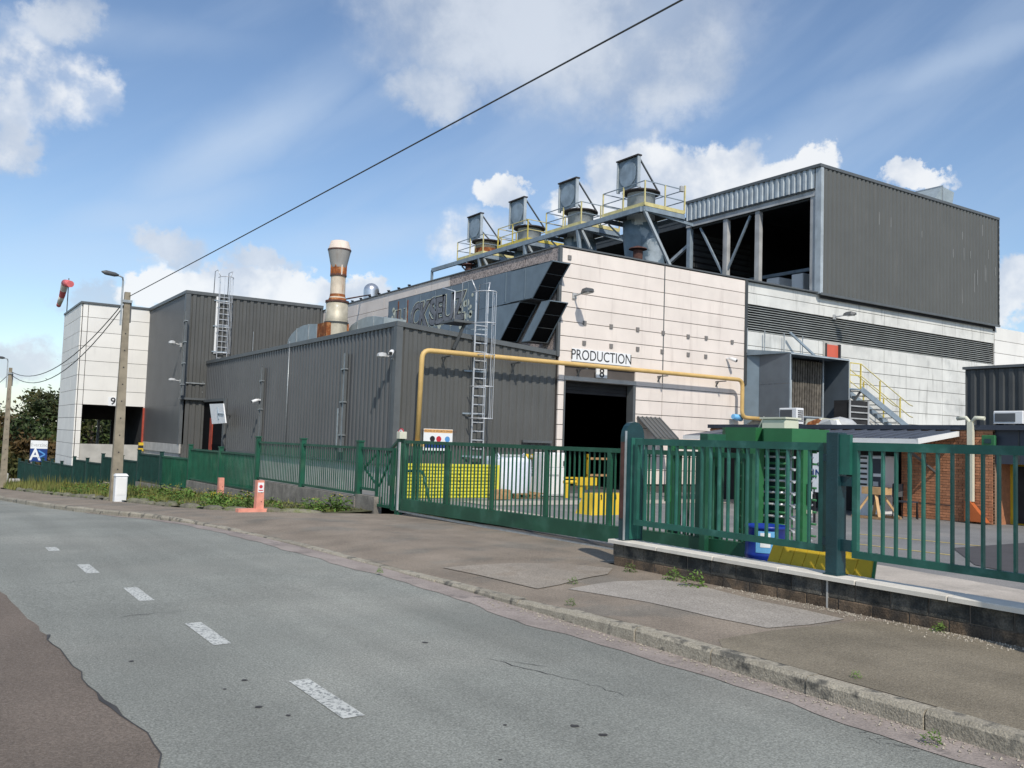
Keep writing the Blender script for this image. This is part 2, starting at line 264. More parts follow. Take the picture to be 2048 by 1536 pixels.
# ------------------------------------------------------------------ mesh helpers
ORG = {}
class MB:
    def __init__(s): s.v = []; s.f = []; s.sm = []
    def add(s, vs, fs, smooth=False):
        o = len(s.v); s.v += [Vector(p) for p in vs]; s.f += [tuple(i+o for i in f) for f in fs]; s.sm += [smooth]*len(fs); return s
    def box(s, x0, x1, y0, y1, z0, z1):
        return s.add([(x0, y0, z0), (x1, y0, z0), (x1, y1, z0), (x0, y1, z0), (x0, y0, z1), (x1, y0, z1), (x1, y1, z1), (x0, y1, z1)],
                     [(3, 2, 1, 0), (4, 5, 6, 7), (0, 1, 5, 4), (1, 2, 6, 5), (2, 3, 7, 6), (3, 0, 4, 7)])
    def bev(s, x0, x1, y0, y1, z0, z1, b):
        # box with chamfered vertical and top edges
        p = [(x0+b, y0), (x1-b, y0), (x1, y0+b), (x1, y1-b), (x1-b, y1), (x0+b, y1), (x0, y1-b), (x0, y0+b)]
        q = [(min(max(x, x0+b), x1-b), min(max(y, y0+b), y1-b)) for x, y in p]
        vs = [(x, y, z0) for x, y in p]+[(x, y, z1-b) for x, y in p]+[(x, y, z1) for x, y in q]
        fs = [tuple(range(7, -1, -1))]
        for k in (0, 8):
            for i in range(8):
                j = (i+1) % 8; fs.append((k+i, k+j, k+8+j, k+8+i))
        fs.append(tuple(range(16, 24)))
        return s.add(vs, fs)
    def hull8(s, p):  # 4 bottom + 4 top points
        return s.add(p, [(3, 2, 1, 0), (4, 5, 6, 7), (0, 1, 5, 4), (1, 2, 6, 5), (2, 3, 7, 6), (3, 0, 4, 7)])
    def beam(s, a, b, w, h=None, up=(0, 0, 1)):
        a = Vector(a); b = Vector(b); h = w if h is None else h; d = (b-a).normalized(); u = Vector(up)
        if abs(d.dot(u)) > .98: u = Vector((1, 0, 0))
        r = d.cross(u).normalized(); u = r.cross(d).normalized(); p = []
        for c in (a, b):
            for i, j in ((-1, -1), (1, -1), (1, 1), (-1, 1)): p.append(c+r*(i*w/2)+u*(j*h/2))
        return s.add(p, [(3, 2, 1, 0), (4, 5, 6, 7), (0, 1, 5, 4), (1, 2, 6, 5), (2, 3, 7, 6), (3, 0, 4, 7)])
    def tube(s, pts, r, n=8, cap=True):
        pts = [Vector(p) for p in pts]; rr = r if isinstance(r, (list, tuple)) else [r]*len(pts); vs = []; fs = []; prev = None
        for i, p in enumerate(pts):
            d = (pts[min(i+1, len(pts)-1)]-pts[max(i-1, 0)]).normalized()
            if prev is None:
                u = Vector((0, 0, 1)) if abs(d.z) < .9 else Vector((1, 0, 0)); a = d.cross(u).normalized()
            else: a = (prev-d*prev.dot(d)).normalized()
            prev = a; b = d.cross(a)
            for k in range(n):
                t = 2*math.pi*k/n; vs.append(p+a*(math.cos(t)*rr[i])+b*(math.sin(t)*rr[i]))
        for i in range(len(pts)-1):
            for k in range(n):
                j = (k+1) % n; fs.append((i*n+k, i*n+j, (i+1)*n+j, (i+1)*n+k))
        s.add(vs, fs, True)
        if cap:
            o = len(s.v)-len(vs); s.f += [tuple(o+k for k in range(n-1, -1, -1)), tuple(o+(len(pts)-1)*n+k for k in range(n))]; s.sm += [False, False]
        return s
    def lathe(s, c, prof, n=24):
        c = Vector(c); vs = []; fs = []
        for r, z in prof:
            for k in range(n):
                t = 2*math.pi*k/n; vs.append(c+Vector((math.cos(t)*r, math.sin(t)*r, z)))
        for i in range(len(prof)-1):
            for k in range(n):
                j = (k+1) % n; fs.append((i*n+k, i*n+j, (i+1)*n+j, (i+1)*n+k))
        return s.add(vs, fs, True)
    def disc(s, c, r, ax, n=20, t=.01):
        c = Vector(c); a, b = [Vector((1, 0, 0)), Vector((0, 1, 0)), Vector((0, 0, 1))][ax-2], [Vector((1, 0, 0)), Vector((0, 1, 0)), Vector((0, 0, 1))][ax-1]; d = a.cross(b)*t/2
        vs = [c+a*math.cos(2*math.pi*k/n)*r+b*math.sin(2*math.pi*k/n)*r+e for e in (-d, d) for k in range(n)]
        return s.add(vs, [tuple(range(n-1, -1, -1)), tuple(range(n, 2*n))]+[(k, (k+1) % n, n+(k+1) % n, n+k) for k in range(n)])
    def prism(s, poly, a, b):  # poly of 3D points, offset vectors a->b
        a = Vector(a); b = Vector(b); n = len(poly); vs = [Vector(p)+a for p in poly]+[Vector(p)+b for p in poly]
        return s.add(vs, [tuple(range(n-1, -1, -1)), tuple(range(n, 2*n))]+[(k, (k+1) % n, n+(k+1) % n, n+k) for k in range(n)])
    def mesh(s, name, m, org=Vector()):
        me = bpy.data.meshes.new(name); me.from_pydata([tuple(p-org) for p in s.v], [], s.f); me.materials.append(m)
        me.polygons.foreach_set('use_smooth', s.sm); me.update(); return me
    def build(s, name, m, parent=None):
        org = ORG.get(parent.name, Vector()) if parent else Vector()
        o = bpy.data.objects.new(name, s.mesh(name, m, org)); C.objects.link(o)
        if parent: o.parent = parent; ORG[o.name] = org
        return o
def tag(o, label=None, cat=None, group=None, kind=None):
    for k, v in (('label', label), ('category', cat), ('group', group), ('kind', kind)):
        if v: o[k] = v
    return o
def thing(name, label, cat, loc=(0, 0, 0), group=None, rz=0, local=False):
    o = bpy.data.objects.new(name, None); C.objects.link(o); o.location = loc; o.rotation_euler = (0, 0, rz); o.empty_display_size = .2
    ORG[o.name] = Vector() if local else Vector(loc)
    return tag(o, label, cat, group)
def solo(mb, name, m, label, cat, loc=None, group=None):
    o = mb.build(name, m)
    if loc is not None:
        L_ = Vector(loc)
        for v in o.data.vertices: v.co -= L_
        o.location = L_
    return tag(o, label, cat, group)
def struct(mb, name, m): return tag(mb.build(name, m), kind='structure')
def rep(name, me, parent, loc=(0, 0, 0), rz=0):
    o = bpy.data.objects.new(name, me); C.objects.link(o); o.parent = parent; o.location = Vector(loc)-ORG.get(parent.name, Vector()); o.rotation_euler = (0, 0, rz)
    ORG[o.name] = Vector(); return o
def ss(a, b, x):
    t = min(1, max(0, (x-a)/(b-a))); return t*t*(3-2*t)
def lerp(pts, y):
    if y <= pts[0][0]: return pts[0][1]
    for (a, b), (c, d) in zip(pts, pts[1:]):
        if y <= c: return b+(d-b)*(y-a)/(c-a)
    (a, b), (c, d) = pts[-2:]; return d+(d-b)/(c-a)*(y-c)
def text(body, size, parent, m, M, name='lettering', extrude=.003, offset=0, sx=1.0, shear=0, space=1.0):
    cu = bpy.data.curves.new('t', 'FONT'); cu.body = body; cu.size = size; cu.extrude = extrude; cu.align_x = 'CENTER'; cu.align_y = 'CENTER'; cu.offset = offset; cu.shear = shear; cu.space_character = space
    cu.resolution_u = 4
    to = bpy.data.objects.new('t', cu); C.objects.link(to); bpy.context.view_layer.update()
    me = bpy.data.meshes.new_from_object(to.evaluated_get(bpy.context.evaluated_depsgraph_get())); bpy.data.objects.remove(to); bpy.data.curves.remove(cu)
    org = ORG.get(parent.name, Vector())
    for v in me.vertices: v.co = M @ Vector((v.co.x*sx, v.co.y, v.co.z)) - org
    me.materials.clear(); me.materials.append(m); me.update()
    o = bpy.data.objects.new(name, me); C.objects.link(o); o.parent = parent; ORG[o.name] = org; return o
def frame(o, xd, yd):  # 4x4 from origin, x dir, y dir
    x = Vector(xd).normalized(); y = Vector(yd).normalized(); z = x.cross(y)
    return Matrix(((x.x, y.x, z.x, o[0]), (x.y, y.y, z.y, o[1]), (x.z, y.z, z.z, o[2]), (0, 0, 0, 1)))
def corr(mb, a, b, z0, z1, n, pitch, depth, z1b=None, flip=False):
    """ribbed sheet from a to b (xy), outward normal n (xy)"""
    a = Vector((a[0], a[1], 0)); b = Vector((b[0], b[1], 0)); n = Vector((n[0], n[1], 0)); Ln = (b-a).length; d = (b-a)/Ln; z1b = z1 if z1b is None else z1b
    pts = []; t = 0
    while t < Ln-1e-6:
        for f, h in ((0, 0), (.34, 0), (.46, 1), (.88, 1), (1.0, 0)):
            q = t+f*pitch
            if q <= Ln: pts.append((q, h))
        t += pitch
    pts.append((Ln, 0)); vs = []; fs = []
    for q, h in pts:
        p = a+d*q+n*(h*depth); zt = z1+(z1b-z1)*q/Ln
        vs += [(p.x, p.y, z0), (p.x, p.y, zt)]
    for i in range(len(pts)-1):
        k = i*2; fs.append((k, k+2, k+3, k+1) if not flip else (k+1, k+3, k+2, k))
    return mb.add(vs, fs)
ORD = ['first', 'second', 'third', 'fourth', 'fifth', 'sixth', 'seventh', 'eighth', 'ninth', 'tenth', 'eleventh', 'twelfth', 'thirteenth', 'fourteenth', 'fifteenth', 'sixteenth', 'seventeenth', 'eighteenth']

# ------------------------------------------------------------------ ground
def base(y):
    t = (min(y, 95)-18)/3; return -.045*3*(math.log1p(math.exp(t)) if t < 30 else t)
def yardz(y):
    t = (min(y, 95)-27)/3; return -.03*3*(math.log1p(math.exp(t)) if t < 30 else t)
def gz(x, y):
    w = ss(9.35, 9.7, x); return base(y)*(1-w)+yardz(y)*w
KERB = [(-60, 5.5), (9.5, 5.5), (11.4, 5.42), (12.9, 5.34), (15.5, 5.2), (18.5, 4.88), (20.5, 4.5), (22, 4.0), (23.5, 3.65), (27, 3.11), (35, 2.56), (50, 2.1), (90, 1.2)]
BACK = [(19.3, 8.6), (19.8, 7.6), (20.4, 6.9), (21.6, 6.02), (23.6, 5.45), (27.8, 5.08), (30.4, 4.85), (37.5, 4.31), (50, 3.7), (90, 2.9)]
KH = [(-60, .13), (6.6, .13), (8.6, .05), (10.5, .025), (17.0, .025), (19.5, .07), (21.5, .11), (60, .11)]
ROADZ = -.11
def walkz(x, y):
    k = lerp(KERB, y); h = ROADZ+lerp(KH, y); t = min(1, max(0, (x-k)/1.6)); top = .02
    return base(y)+h+(top-h)*ss(0, 1, t)
def sheet(name, m, ys, fx0, fx1, fz, nx=8, kind='structure', parent=None):
    mb = MB(); vs = []; fs = []
    for y in ys:
        a = fx0(y); b = fx1(y)
        for i in range(nx+1):
            x = a+(b-a)*i/nx; vs.append((x, y, fz(x, y)))
    for j in range(len(ys)-1):
        for i in range(nx):
            k = j*(nx+1)+i; fs.append((k, k+1, k+nx+2, k+nx+1))
    mb.add(vs, fs, True); o = mb.build(name, m, parent)
    if kind and not parent: tag(o, kind=kind)
    return o
def fr(a, b, st):
    n = max(1, round((b-a)/st)); return [a+(b-a)*i/n for i in range(n+1)]
gx = [-2500, -600, -150, -60, -30, -15, -8, -4, 0, 2, 4, 6, 8, 9.2, 9.35, 9.45, 9.55, 9.7, 10, 12, 20, 40, 70, 150, 600, 2500]
gy = [-2500, -600, -150, -60, -20, 0]+fr(4, 96, 2)+[120, 180, 600, 2500]
mb = MB(); mb.add([(x, y, gz(x, y)-.3 if (x < 60) else gz(x, y)-.3) for y in gy for x in gx], [(j*len(gx)+i, j*len(gx)+i+1, (j+1)*len(gx)+i+1, (j+1)*len(gx)+i) for j in range(len(gy)-1) for i in range(len(gx)-1)])
struct(mb, 'ground', M_SOIL)
ROAD = sheet('road', M_ASPH, [-30, -10]+fr(-4, 92, 1.0), lambda y: -9, lambda y: lerp(KERB, y)+.03, lambda x, y: base(y)+ROADZ, 6)
rg = random.Random(3)
edge = {}
def vedge(y):
    k = round(y*5)
    if k not in edge: edge[k] = rg.uniform(-.022, .022)
    return lerp([(-20, 1.1), (3.5, 1.16), (5.0, 1.19), (5.37, 1.25), (5.79, 1.21), (6.06, 1.13), (6.5, 1.10), (7.27, 1.11), (8.2, 1.056), (9.2, .99), (11.1, .87), (14, .55), (22, -.4), (40, -2.5)], y)+edge[k]
sheet('side_lane', M_BROWN, fr(-10, 30, .2), lambda y: -8, vedge, lambda x, y: base(y)+ROADZ+.006, 2)
sheet('tar_seam', M_TAR, fr(3.6, 8.6, .2), lambda y: vedge(y)-.005, lambda y: vedge(y)+.004+.035*max(0, math.sin(y*2.3))*max(0, math.sin(y*5.1+1)), lambda x, y: base(y)+ROADZ+.010, 1)
gedge = lambda y: lerp(KERB, y)-lerp([(-20, .35), (3, .34), (5.5, .28), (7.2, .44), (8.6, .38), (9.7, .33), (11.6, .40), (15, .38), (19, .25), (22, .12), (24, .02)], y)+.03*math.sin(y*3.1)+.02*math.sin(y*7.7)
sheet('gutter', M_GUT, fr(-10, 24, .25), gedge, lambda y: lerp(KERB, y)+.01, lambda x, y: base(y)+ROADZ+.005, 2)
# centre line dashes
for (x0, y0, x1, y1) in ((575, 1362, 738, 1432), (366, 1246, 472, 1287), (243, 1174, 318, 1199), (152, 1126, 207, 1143), (92, 1089, 132, 1102)):
    a = PZ(x0+8, y0, ROADZ); b = PZ(x1-14, y1, ROADZ); cx = (a.x+b.x)/2; w = .075
    mb = MB(); mb.add([(cx-w, min(a.y, b.y), ROADZ+.005+base(a.y)), (cx+w, min(a.y, b.y), ROADZ+.005+base(a.y)), (cx+w, max(a.y, b.y), ROADZ+.005+base(a.y)), (cx-w, max(a.y, b.y), ROADZ+.005+base(a.y))], [(0, 1, 2, 3)])
    mb.build('lane_dash', M_LINE, ROAD)
# pavement and driveway apron
def wback(y): return lerp([(-60, 8.12), (9.75, 8.12), (9.76, 9.7), (18.6, 9.7), (19.2, 8.7)], y) if y < 19.3 else lerp(BACK, y)
PAVE = sheet('pavement', M_WALK, [-30, -10]+fr(-4, 9.75, .25)+[9.76]+fr(10, 19.2, .25)+fr(19.3, 21.6, .2)+fr(22, 90, 1), lambda y: lerp(KERB, y)+.11, wback, walkz, 30)
def patch(name, m, pts, dz):
    mb = MB(); q = [PZ(x, y, 0.0) for x, y in pts]; q = [Vector((max(p.x, lerp(KERB, p.y)+.15), p.y, 0)) for p in q]; mb.add([(p.x, p.y, walkz(p.x, p.y)+dz) for p in q], [tuple(range(len(q)-1, -1, -1))])
    bm_o = mb.build(name, m, PAVE)
    md = bm_o.data
    import bmesh
    bm = bmesh.new(); bm.from_mesh(md); bmesh.ops.triangulate(bm, faces=bm.faces)
    for _ in range(4):
        bmesh.ops.subdivide_edges(bm, edges=bm.edges, cuts=1, use_grid_fill=True); bmesh.ops.triangulate(bm, faces=bm.faces)
    for v in bm.verts: v.co.z = walkz(v.co.x, v.co.y)+dz
    if sum(f.normal.z for f in bm.faces) < 0: bmesh.ops.reverse_faces(bm, faces=bm.faces)
    bm.to_mesh(md); bm.free()
patch('pavement_patch', M_PATCH, [(1135, 1176), (1230, 1166), (1330, 1163), (1420, 1180), (1520, 1206), (1600, 1222), (1690, 1243), (1620, 1254), (1535, 1261), (1430, 1240), (1300, 1208)], .006)
patch('pavement_patch', M_PATCH2, [(885, 1126), (1000, 1128), (1130, 1130), (1225, 1140), (1215, 1152), (1120, 1168), (1075, 1172), (960, 1143)], .010)
patch('pavement_old', M_WALKF, [(1437, 1284), (1540, 1266), (1640, 1256), (1720, 1246), (1830, 1250), (1960, 1275), (2060, 1300), (2240, 1400), (2240, 1640), (2060, 1490), (1860, 1430), (1620, 1360), (1437, 1300)], .004)
# kerb stones
KERBO = struct(MB().add([(lerp(KERB, y)+o, y, base(y)+ROADZ-.06) for y in fr(-8, 60, 2) for o in (.02, .12)], [(2*i, 2*i+1, 2*i+3, 2*i+2) for i in range(34)]), 'kerb', M_KERB)
kys = [-8, -6.4, -4.8, -3.2, -1.9, -.6, .6, 1.7, 2.5, 3.42, 4.34, 5.28, 6.2, 7.25, 8.1, 9.0, 9.9]+fr(10.8, 60, 1.0)
for a, b in zip(kys, kys[1:]):
    mb = MB(); g = .006; ys = (a+g, b-g); j = rg.uniform(-.008, .008); jz = rg.uniform(-.006, .006); bev = .03
    vs = []
    for y in ys:
        k = lerp(KERB, y)+j; zb = base(y)+ROADZ-.05; zt = base(y)+ROADZ+lerp(KH, y)+jz+.004
        bv = min(bev, lerp(KH, y)*.6)
        vs += [(k, y, zb), (k, y, zt-bv), (k+bv*.8, y, zt), (k+.14, y, zt), (k+.14, y, zb)]
    mb.add(vs, [(0, 1, 6, 5), (1, 2, 7, 6), (2, 3, 8, 7), (3, 4, 9, 8), (4, 3, 2, 1, 0), (5, 6, 7, 8, 9)]); mb.build('kerb_stone', M_KERB, KERBO)
def crack(pts, w=.012):
    q = [PZ(x, y, ROADZ) for x, y in pts]; k = MB(); vs = []; n = len(q)
    for i, p in enumerate(q):
        t = (q[min(i+1, n-1)]-q[max(i-1, 0)]).normalized(); nn = Vector((-t.y, t.x, 0)); ww = w*rg.uniform(.25, 1)*(0.2 if i in (0, n-1) else 1); z = base(p.y)+ROADZ+.004
        vs += [(p.x+nn.x*ww/2, p.y+nn.y*ww/2, z), (p.x-nn.x*ww/2, p.y-nn.y*ww/2, z)]
    k.add(vs, [(2*i, 2*i+1, 2*i+3, 2*i+2) for i in range(n-1)]).build('crack', M_TAR, ROAD)
def jag(a, b, n, j): return [(a[0]+(b[0]-a[0])*i/n+rg.uniform(-j, j), a[1]+(b[1]-a[1])*i/n+rg.uniform(-j, j)*.4) for i in range(n+1)]
crack(jag((968, 1315), (1165, 1365), 14, 5)); crack(jag((1000, 1318), (1100, 1335), 8, 4), .008); crack(jag((1165, 1365), (1260, 1395), 8, 6), .008)
for i in range(6): a_ = (1715+i*18, 1466+i*6+rg.uniform(-6, 6)); crack(jag(a_, (a_[0]+rg.uniform(25, 60), a_[1]+rg.uniform(2, 16)), 8, 4), .007)
crack(jag((230, 1234), (395, 1219), 10, 4), .012); crack(jag((80, 1165), (175, 1160), 8, 4), .01)
for x_, y_ in ((577, 1431), (518, 1414), (489, 1360), (263, 1322), (450, 1378), (1010, 1450), (1150, 1452), (850, 1285), (1000, 1520), (1205, 1470)):
    p = PZ(x_, y_, ROADZ); k = MB(); n = 7; rr_ = rg.uniform(.012, .03); k.add([(p.x+math.cos(6.28*i/n)*rr_*rg.uniform(.6, 1.2), p.y+math.sin(6.28*i/n)*rr_*rg.uniform(.6, 1.2), base(p.y)+ROADZ+.004) for i in range(n)], [tuple(range(n))]).build('tar_spot', M_TAR, ROAD)
# yard
YARD = sheet('yard', M_YARD, [-40, -10]+fr(-4, 60, 2), lambda y: 8.3 if y < 10 else 9.7, lambda y: 60, lambda x, y: yardz(y)+.006, 4)
def quadsheet(name, m, pts, z, parent):
    mb = MB(); mb.add([(x, y, z) for x, y in pts], [tuple(range(len(pts)))]); return mb.build(name, m, parent)
quadsheet('concrete_strip', M_SLAB, [(8.31, -20), (11.6, -20), (11.6, 5.5), (12.0, 8), (12.0, 19), (9.75, 19), (9.75, 10), (8.31, 10)], .011, YARD)
q = [PZ(x, y, .012) for x, y in ((1905, 1096), (1950, 1130), (2048, 1150), (2240, 1180), (2240, 1070), (2048, 1086))]
quadsheet('asphalt_patch', M_YDARK, [(p.x, p.y) for p in q], .015, YARD)
for (x0, y0, x1, y1) in ((1715, 1068, 1960, 1092), (1715, 1088, 1900, 1110)):
    a = PZ(x0, y0, .01); b = PZ(x1, y1, .01); MB().beam((a.x, a.y, .012), (b.x, b.y, .012), .07, .006).build('painted_line', M_YLINE, YARD)
quadsheet('concrete_strip', M_SLAB, [(12.3, 19.5), (30, 19.0), (30, 20.5), (12.3, 21.0)], .014, YARD)

# verge soil behind the left pavement
sheet('verge_soil', M_SOIL, fr(19.6, 62, 1), lambda y: lerp(BACK, y)+.02, lambda y: lerp([(19, 9.3), (36, 8.95), (50, 7.2), (62, 6.2)], y), lambda x, y: base(y)+.05+.06*math.sin(x*2+y)*.5, 5)

# ------------------------------------------------------------------ panel wall helper
def panels(parent, x0s, zs, y, m, openings=(), t=.06, gap=.012, axis='x', name='wall_panel', sign=-1):
    """rows of cladding panels in the plane y (axis x) or x (axis y); x0s joints, zs joints"""
    for a, b in zip(x0s, x0s[1:]):
        for c, d in zip(zs, zs[1:]):
            segs = [(a, b)]
            for (ox0, ox1, oz0, oz1) in openings:
                if c < oz1-.02 and d > oz0+.02:
                    ns = []
                    for (p, q_) in segs:
                        if q_ <= ox0 or p >= ox1: ns.append((p, q_)); continue
                        if p < ox0-.03: ns.append((p, ox0))
                        if q_ > ox1+.03: ns.append((ox1, q_))
                    segs = ns
            for p, q_ in segs:
                mb = MB(); j = rg.uniform(0, .006)
                if axis == 'x': mb.box(p+gap, q_-gap, y-t-j, y, c+gap, d-gap)
                else: mb.box(y-t-j, y, p+gap, q_-gap, c+gap, d-gap)
                mb.build(name, m, parent)

# ------------------------------------------------------------------ production hall
YF = 24.6; XH = 18.07; ZT = 8.38
HALL = thing('production_hall', 'long white panelled factory hall with open black doorway and louvre band', 'building', (XH, YF, 0))
dx0, dx1, dz = 18.33, 21.5, 3.88
zr = [ZT-.03-.505*i for i in range(17)]; zr = [max(0.0, z) for z in zr][::-1]
xj = PY(1326, 600, YF).x
panels(HALL, [XH, xj, 27.2], zr, YF, M_PINK, [(dx0, dx1, -1, dz)])
XE = 45.75
xs = [27.2]+[PY(x, 640, YF).x for x in (1640, 1771, 1887)]+[XE]
zl = [0, .5, 1.0, 1.5, 2.0, 2.5, 3.05, 3.6, 4.15, 4.7, 5.25, 5.8, 6.38]
rd0, rd1 = PY(1652, 690, YF), PY(1676, 718, YF)
panels(HALL, xs, zl, YF+.12, M_GWHITE, [(rd0.x-.05, rd1.x+.05, 4.7, 6.38)])
panels(HALL, xs, [7.46, 7.92, ZT-.02], YF+.12, M_GWHITE)
panels(HALL, [XE, XE+6, XE+12], [0, 3.1]+[3.7+.66*i for i in range(8)], YF+.1, M_TWHITE)
# louvre blades
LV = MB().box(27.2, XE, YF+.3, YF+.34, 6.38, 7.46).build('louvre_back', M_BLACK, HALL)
for i in range(11):
    z = 6.40+.098*i
    MB().add([(27.22, YF+.08, z), (XE-.02, YF+.08, z), (XE-.02, YF+.24, z+.075), (27.22, YF+.24, z+.075), (27.22, YF+.09, z-.012), (XE-.02, YF+.09, z-.012), (XE-.02, YF+.25, z+.063), (27.22, YF+.25, z+.063)],
             [(0, 1, 2, 3), (7, 6, 5, 4), (0, 4, 5, 1), (1, 5, 6, 2), (2, 6, 7, 3), (3, 7, 4, 0)]).build('louvre_blade', M_LOUV, HALL)
# core walls, roof, interior
k = MB()
k.box(XH+.02, dx0, YF+.002, YF+.22, -.4, ZT-.05); k.box(dx0, dx1, YF+.002, YF+.22, dz, ZT-.05); k.box(dx1, 27.2, YF+.002, YF+.22, -.4, ZT-.05)
k.box(27.2, XE+12, YF+.125, YF+.29, -.4, 6.37); k.box(27.2, XE+12, YF+.125, YF+.29, 7.47, ZT-.06); k.box(XE, XE+12, YF+.125, YF+.29, 6.37, 7.47)
k.box(XE+11.8, XE+12, YF+.3, 56, -.4, ZT-.1); k.box(XH+.3, XE+12, 55.8, 56, -.4, ZT-.1)
k.build('wall_core', M_CORE, HALL)
MB().box(XH+.02, XH+.28, YF+.225, 56, -.4, ZT-.06).build('side_wall', M_PEBBLE, HALL)
MB().box(XH+.3, XE+11.8, YF+.31, 55.8, 8.0, 8.18).build('roof_deck', M_TRIMD, HALL)
MB().box(XH+.3, XE+11.8, YF-.02, 55.8, -.02, .02).build('hall_floor', M_FLOORIN, HALL)
# doorway frame and roller door edge
MB().box(dx0-.02, dx0+.03, YF-.1, YF+.25, 0, dz-.07).build('door_jamb', M_TRIM, HALL); MB().box(dx1-.1, dx1+.02, YF-.1, YF+.25, 0, dz-.07).build('door_jamb', M_TRIM, HALL)
MB().box(dx0-.02, dx1+.02, YF-.11, YF+.26, dz-.06, dz+.08).build('door_lintel', M_CONCL, HALL)
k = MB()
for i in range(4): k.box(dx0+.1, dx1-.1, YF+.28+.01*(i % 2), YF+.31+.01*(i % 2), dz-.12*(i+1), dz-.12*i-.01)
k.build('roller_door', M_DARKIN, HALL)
# parapet caps, corner
k = MB(); k.box(XH-.06, XE+.02, YF-.1, YF+.35, ZT, ZT+.05); k.build('parapet_cap', M_TRIM, HALL)
MB().box(XH-.1, XH+.38, YF+.36, 56, ZT-.002, ZT+.045).build('parapet_cap', M_TRIM, HALL)
MB().box(XH-.09, XH+.02, YF-.085, YF+.02, 4.6, ZT-.005).build('corner_trim', M_TRIM, HALL)
MB().box(27.14, 27.3, YF-.09, YF+.12, 4.2, ZT-.01).build('corner_trim', M_TRIMD, HALL)
for i in range(22):
    y = 26.5+i*1.05
    if y > 44: break
    if i > 8 or i % 9 == 0: MB().lathe((XH-.02, y, ZT+.045), [(.05, 0), (.05, .05), (.085, .06), (.07, .10), (0, .11)], 8).build('roof_fixing', M_DARK, HALL)
# left side: pebble band panels, blue casing, pale panels beyond
for a, b in zip([YF+.02, 26.7, 29.3, 32.2, 35.2, 38.4], [26.7, 29.3, 32.2, 35.2, 38.4, 41.5]):
    MB().box(XH-.05, XH+.018, a+.012, b-.012, 7.70, ZT-.012).build('pebble_panel', M_PEBBLE if a < 31 else M_PINK, HALL)
for a, b in ((36.6, 39.6), (39.6, 42.6), (42.6, 46.0)):
    for c, d in ((4.7, 6.1), (6.1, 6.9), (6.9, 7.69)):
        MB().box(XH-.055, XH+.018, a+.012, b-.012, c+.012, d-.012).build('wall_panel', M_PINK, HALL)
for a, b in ((41.5, 46.0),): MB().box(XH-.05, XH+.018, a+.012, b, 7.70, ZT-.012).build('wall_panel', M_PINK, HALL)
# small square vents on the front
vm = MB().box(-.07, .07, -.03, .02, -.075, .075).mesh('vent', mat('vent_grey', (.20, .19, .18), .7))
for x, y in ((1169, 646), (1222, 653), (1275, 659), (1168, 686), (1222, 692), (1326, 666), (1376, 673), (1412, 676), (1464, 684), (1275, 698), (1324, 703), (1376, 709), (1411, 713), (1139, 515)):
    p = PY(x, y, YF-.07); rep('vent', vm, HALL, (p.x, YF-.07, p.z))
# joint strips dark vertical
MB().box(xj-.02, xj+.02, YF-.075, YF-.06, 4, ZT-.02).build('joint_strip', M_TRIM, HALL)
# red escape door in the louvre wall
MB().box(rd0.x-.14, rd1.x+.14, YF+.02, YF+.05, 4.75, 6.40).build('door_surround', M_CONCL, HALL)
MB().box(rd0.x, rd1.x, YF-.0, YF+.03, 4.75, 6.26).build('door', M_REDD, HALL)
MB().box(rd0.x-.03, rd0.x+.0, YF-.06, YF+.02, 4.75, 6.3).build('door_jamb', M_TRIMD, HALL)
MB().box(rd1.x, rd1.x+.07, YF-.10, YF+.02, 4.75, 6.3).build('door_jamb', M_TRIMD, HALL)
# sloped awning to the right of the doorway
aw = [PY(x, y, YF-.9) for x, y in ((1275, 834), (1318, 834), (1352, 872), (1300, 873))]
a, b = PY(1276, 833, YF-.15), PY(1318, 837, YF-.15)
k = MB(); zt = a.z; zb = a.z-.75
k.hull8([(a.x, YF-.1, zt-.03), (b.x+.1, YF-.1, zt-.03), (b.x+.1, YF-1.1, zb-.03), (a.x, YF-1.1, zb-.03), (a.x, YF-.1, zt), (b.x+.1, YF-.1, zt), (b.x+.1, YF-1.1, zb), (a.x, YF-1.1, zb)])
AWN = thing('awning', 'small sloped ribbed awning beside the open hall doorway', 'awning', (a.x, YF-.1, 1.6)); k.build('awning_sheet', M_GREY, AWN)
for i in range(6): MB().beam((a.x+.04+i*(b.x+.1-a.x-.08)/5, YF-.1, zt+.012), (a.x+.04+i*(b.x+.1-a.x-.08)/5, YF-1.1, zb+.012), .05, .03).build('rib', M_TRIM, AWN)
MB().box(a.x-.02, a.x+.06, YF-1.12, YF-.1, 0, .05).beam((a.x+.04, YF-1.05, 0), (a.x+.04, YF-1.05, zb-.02), .06).beam((b.x+.06, YF-1.05, 0), (b.x+.06, YF-1.05, zb-.02), .06).build('awning_frame', M_GALV, AWN)

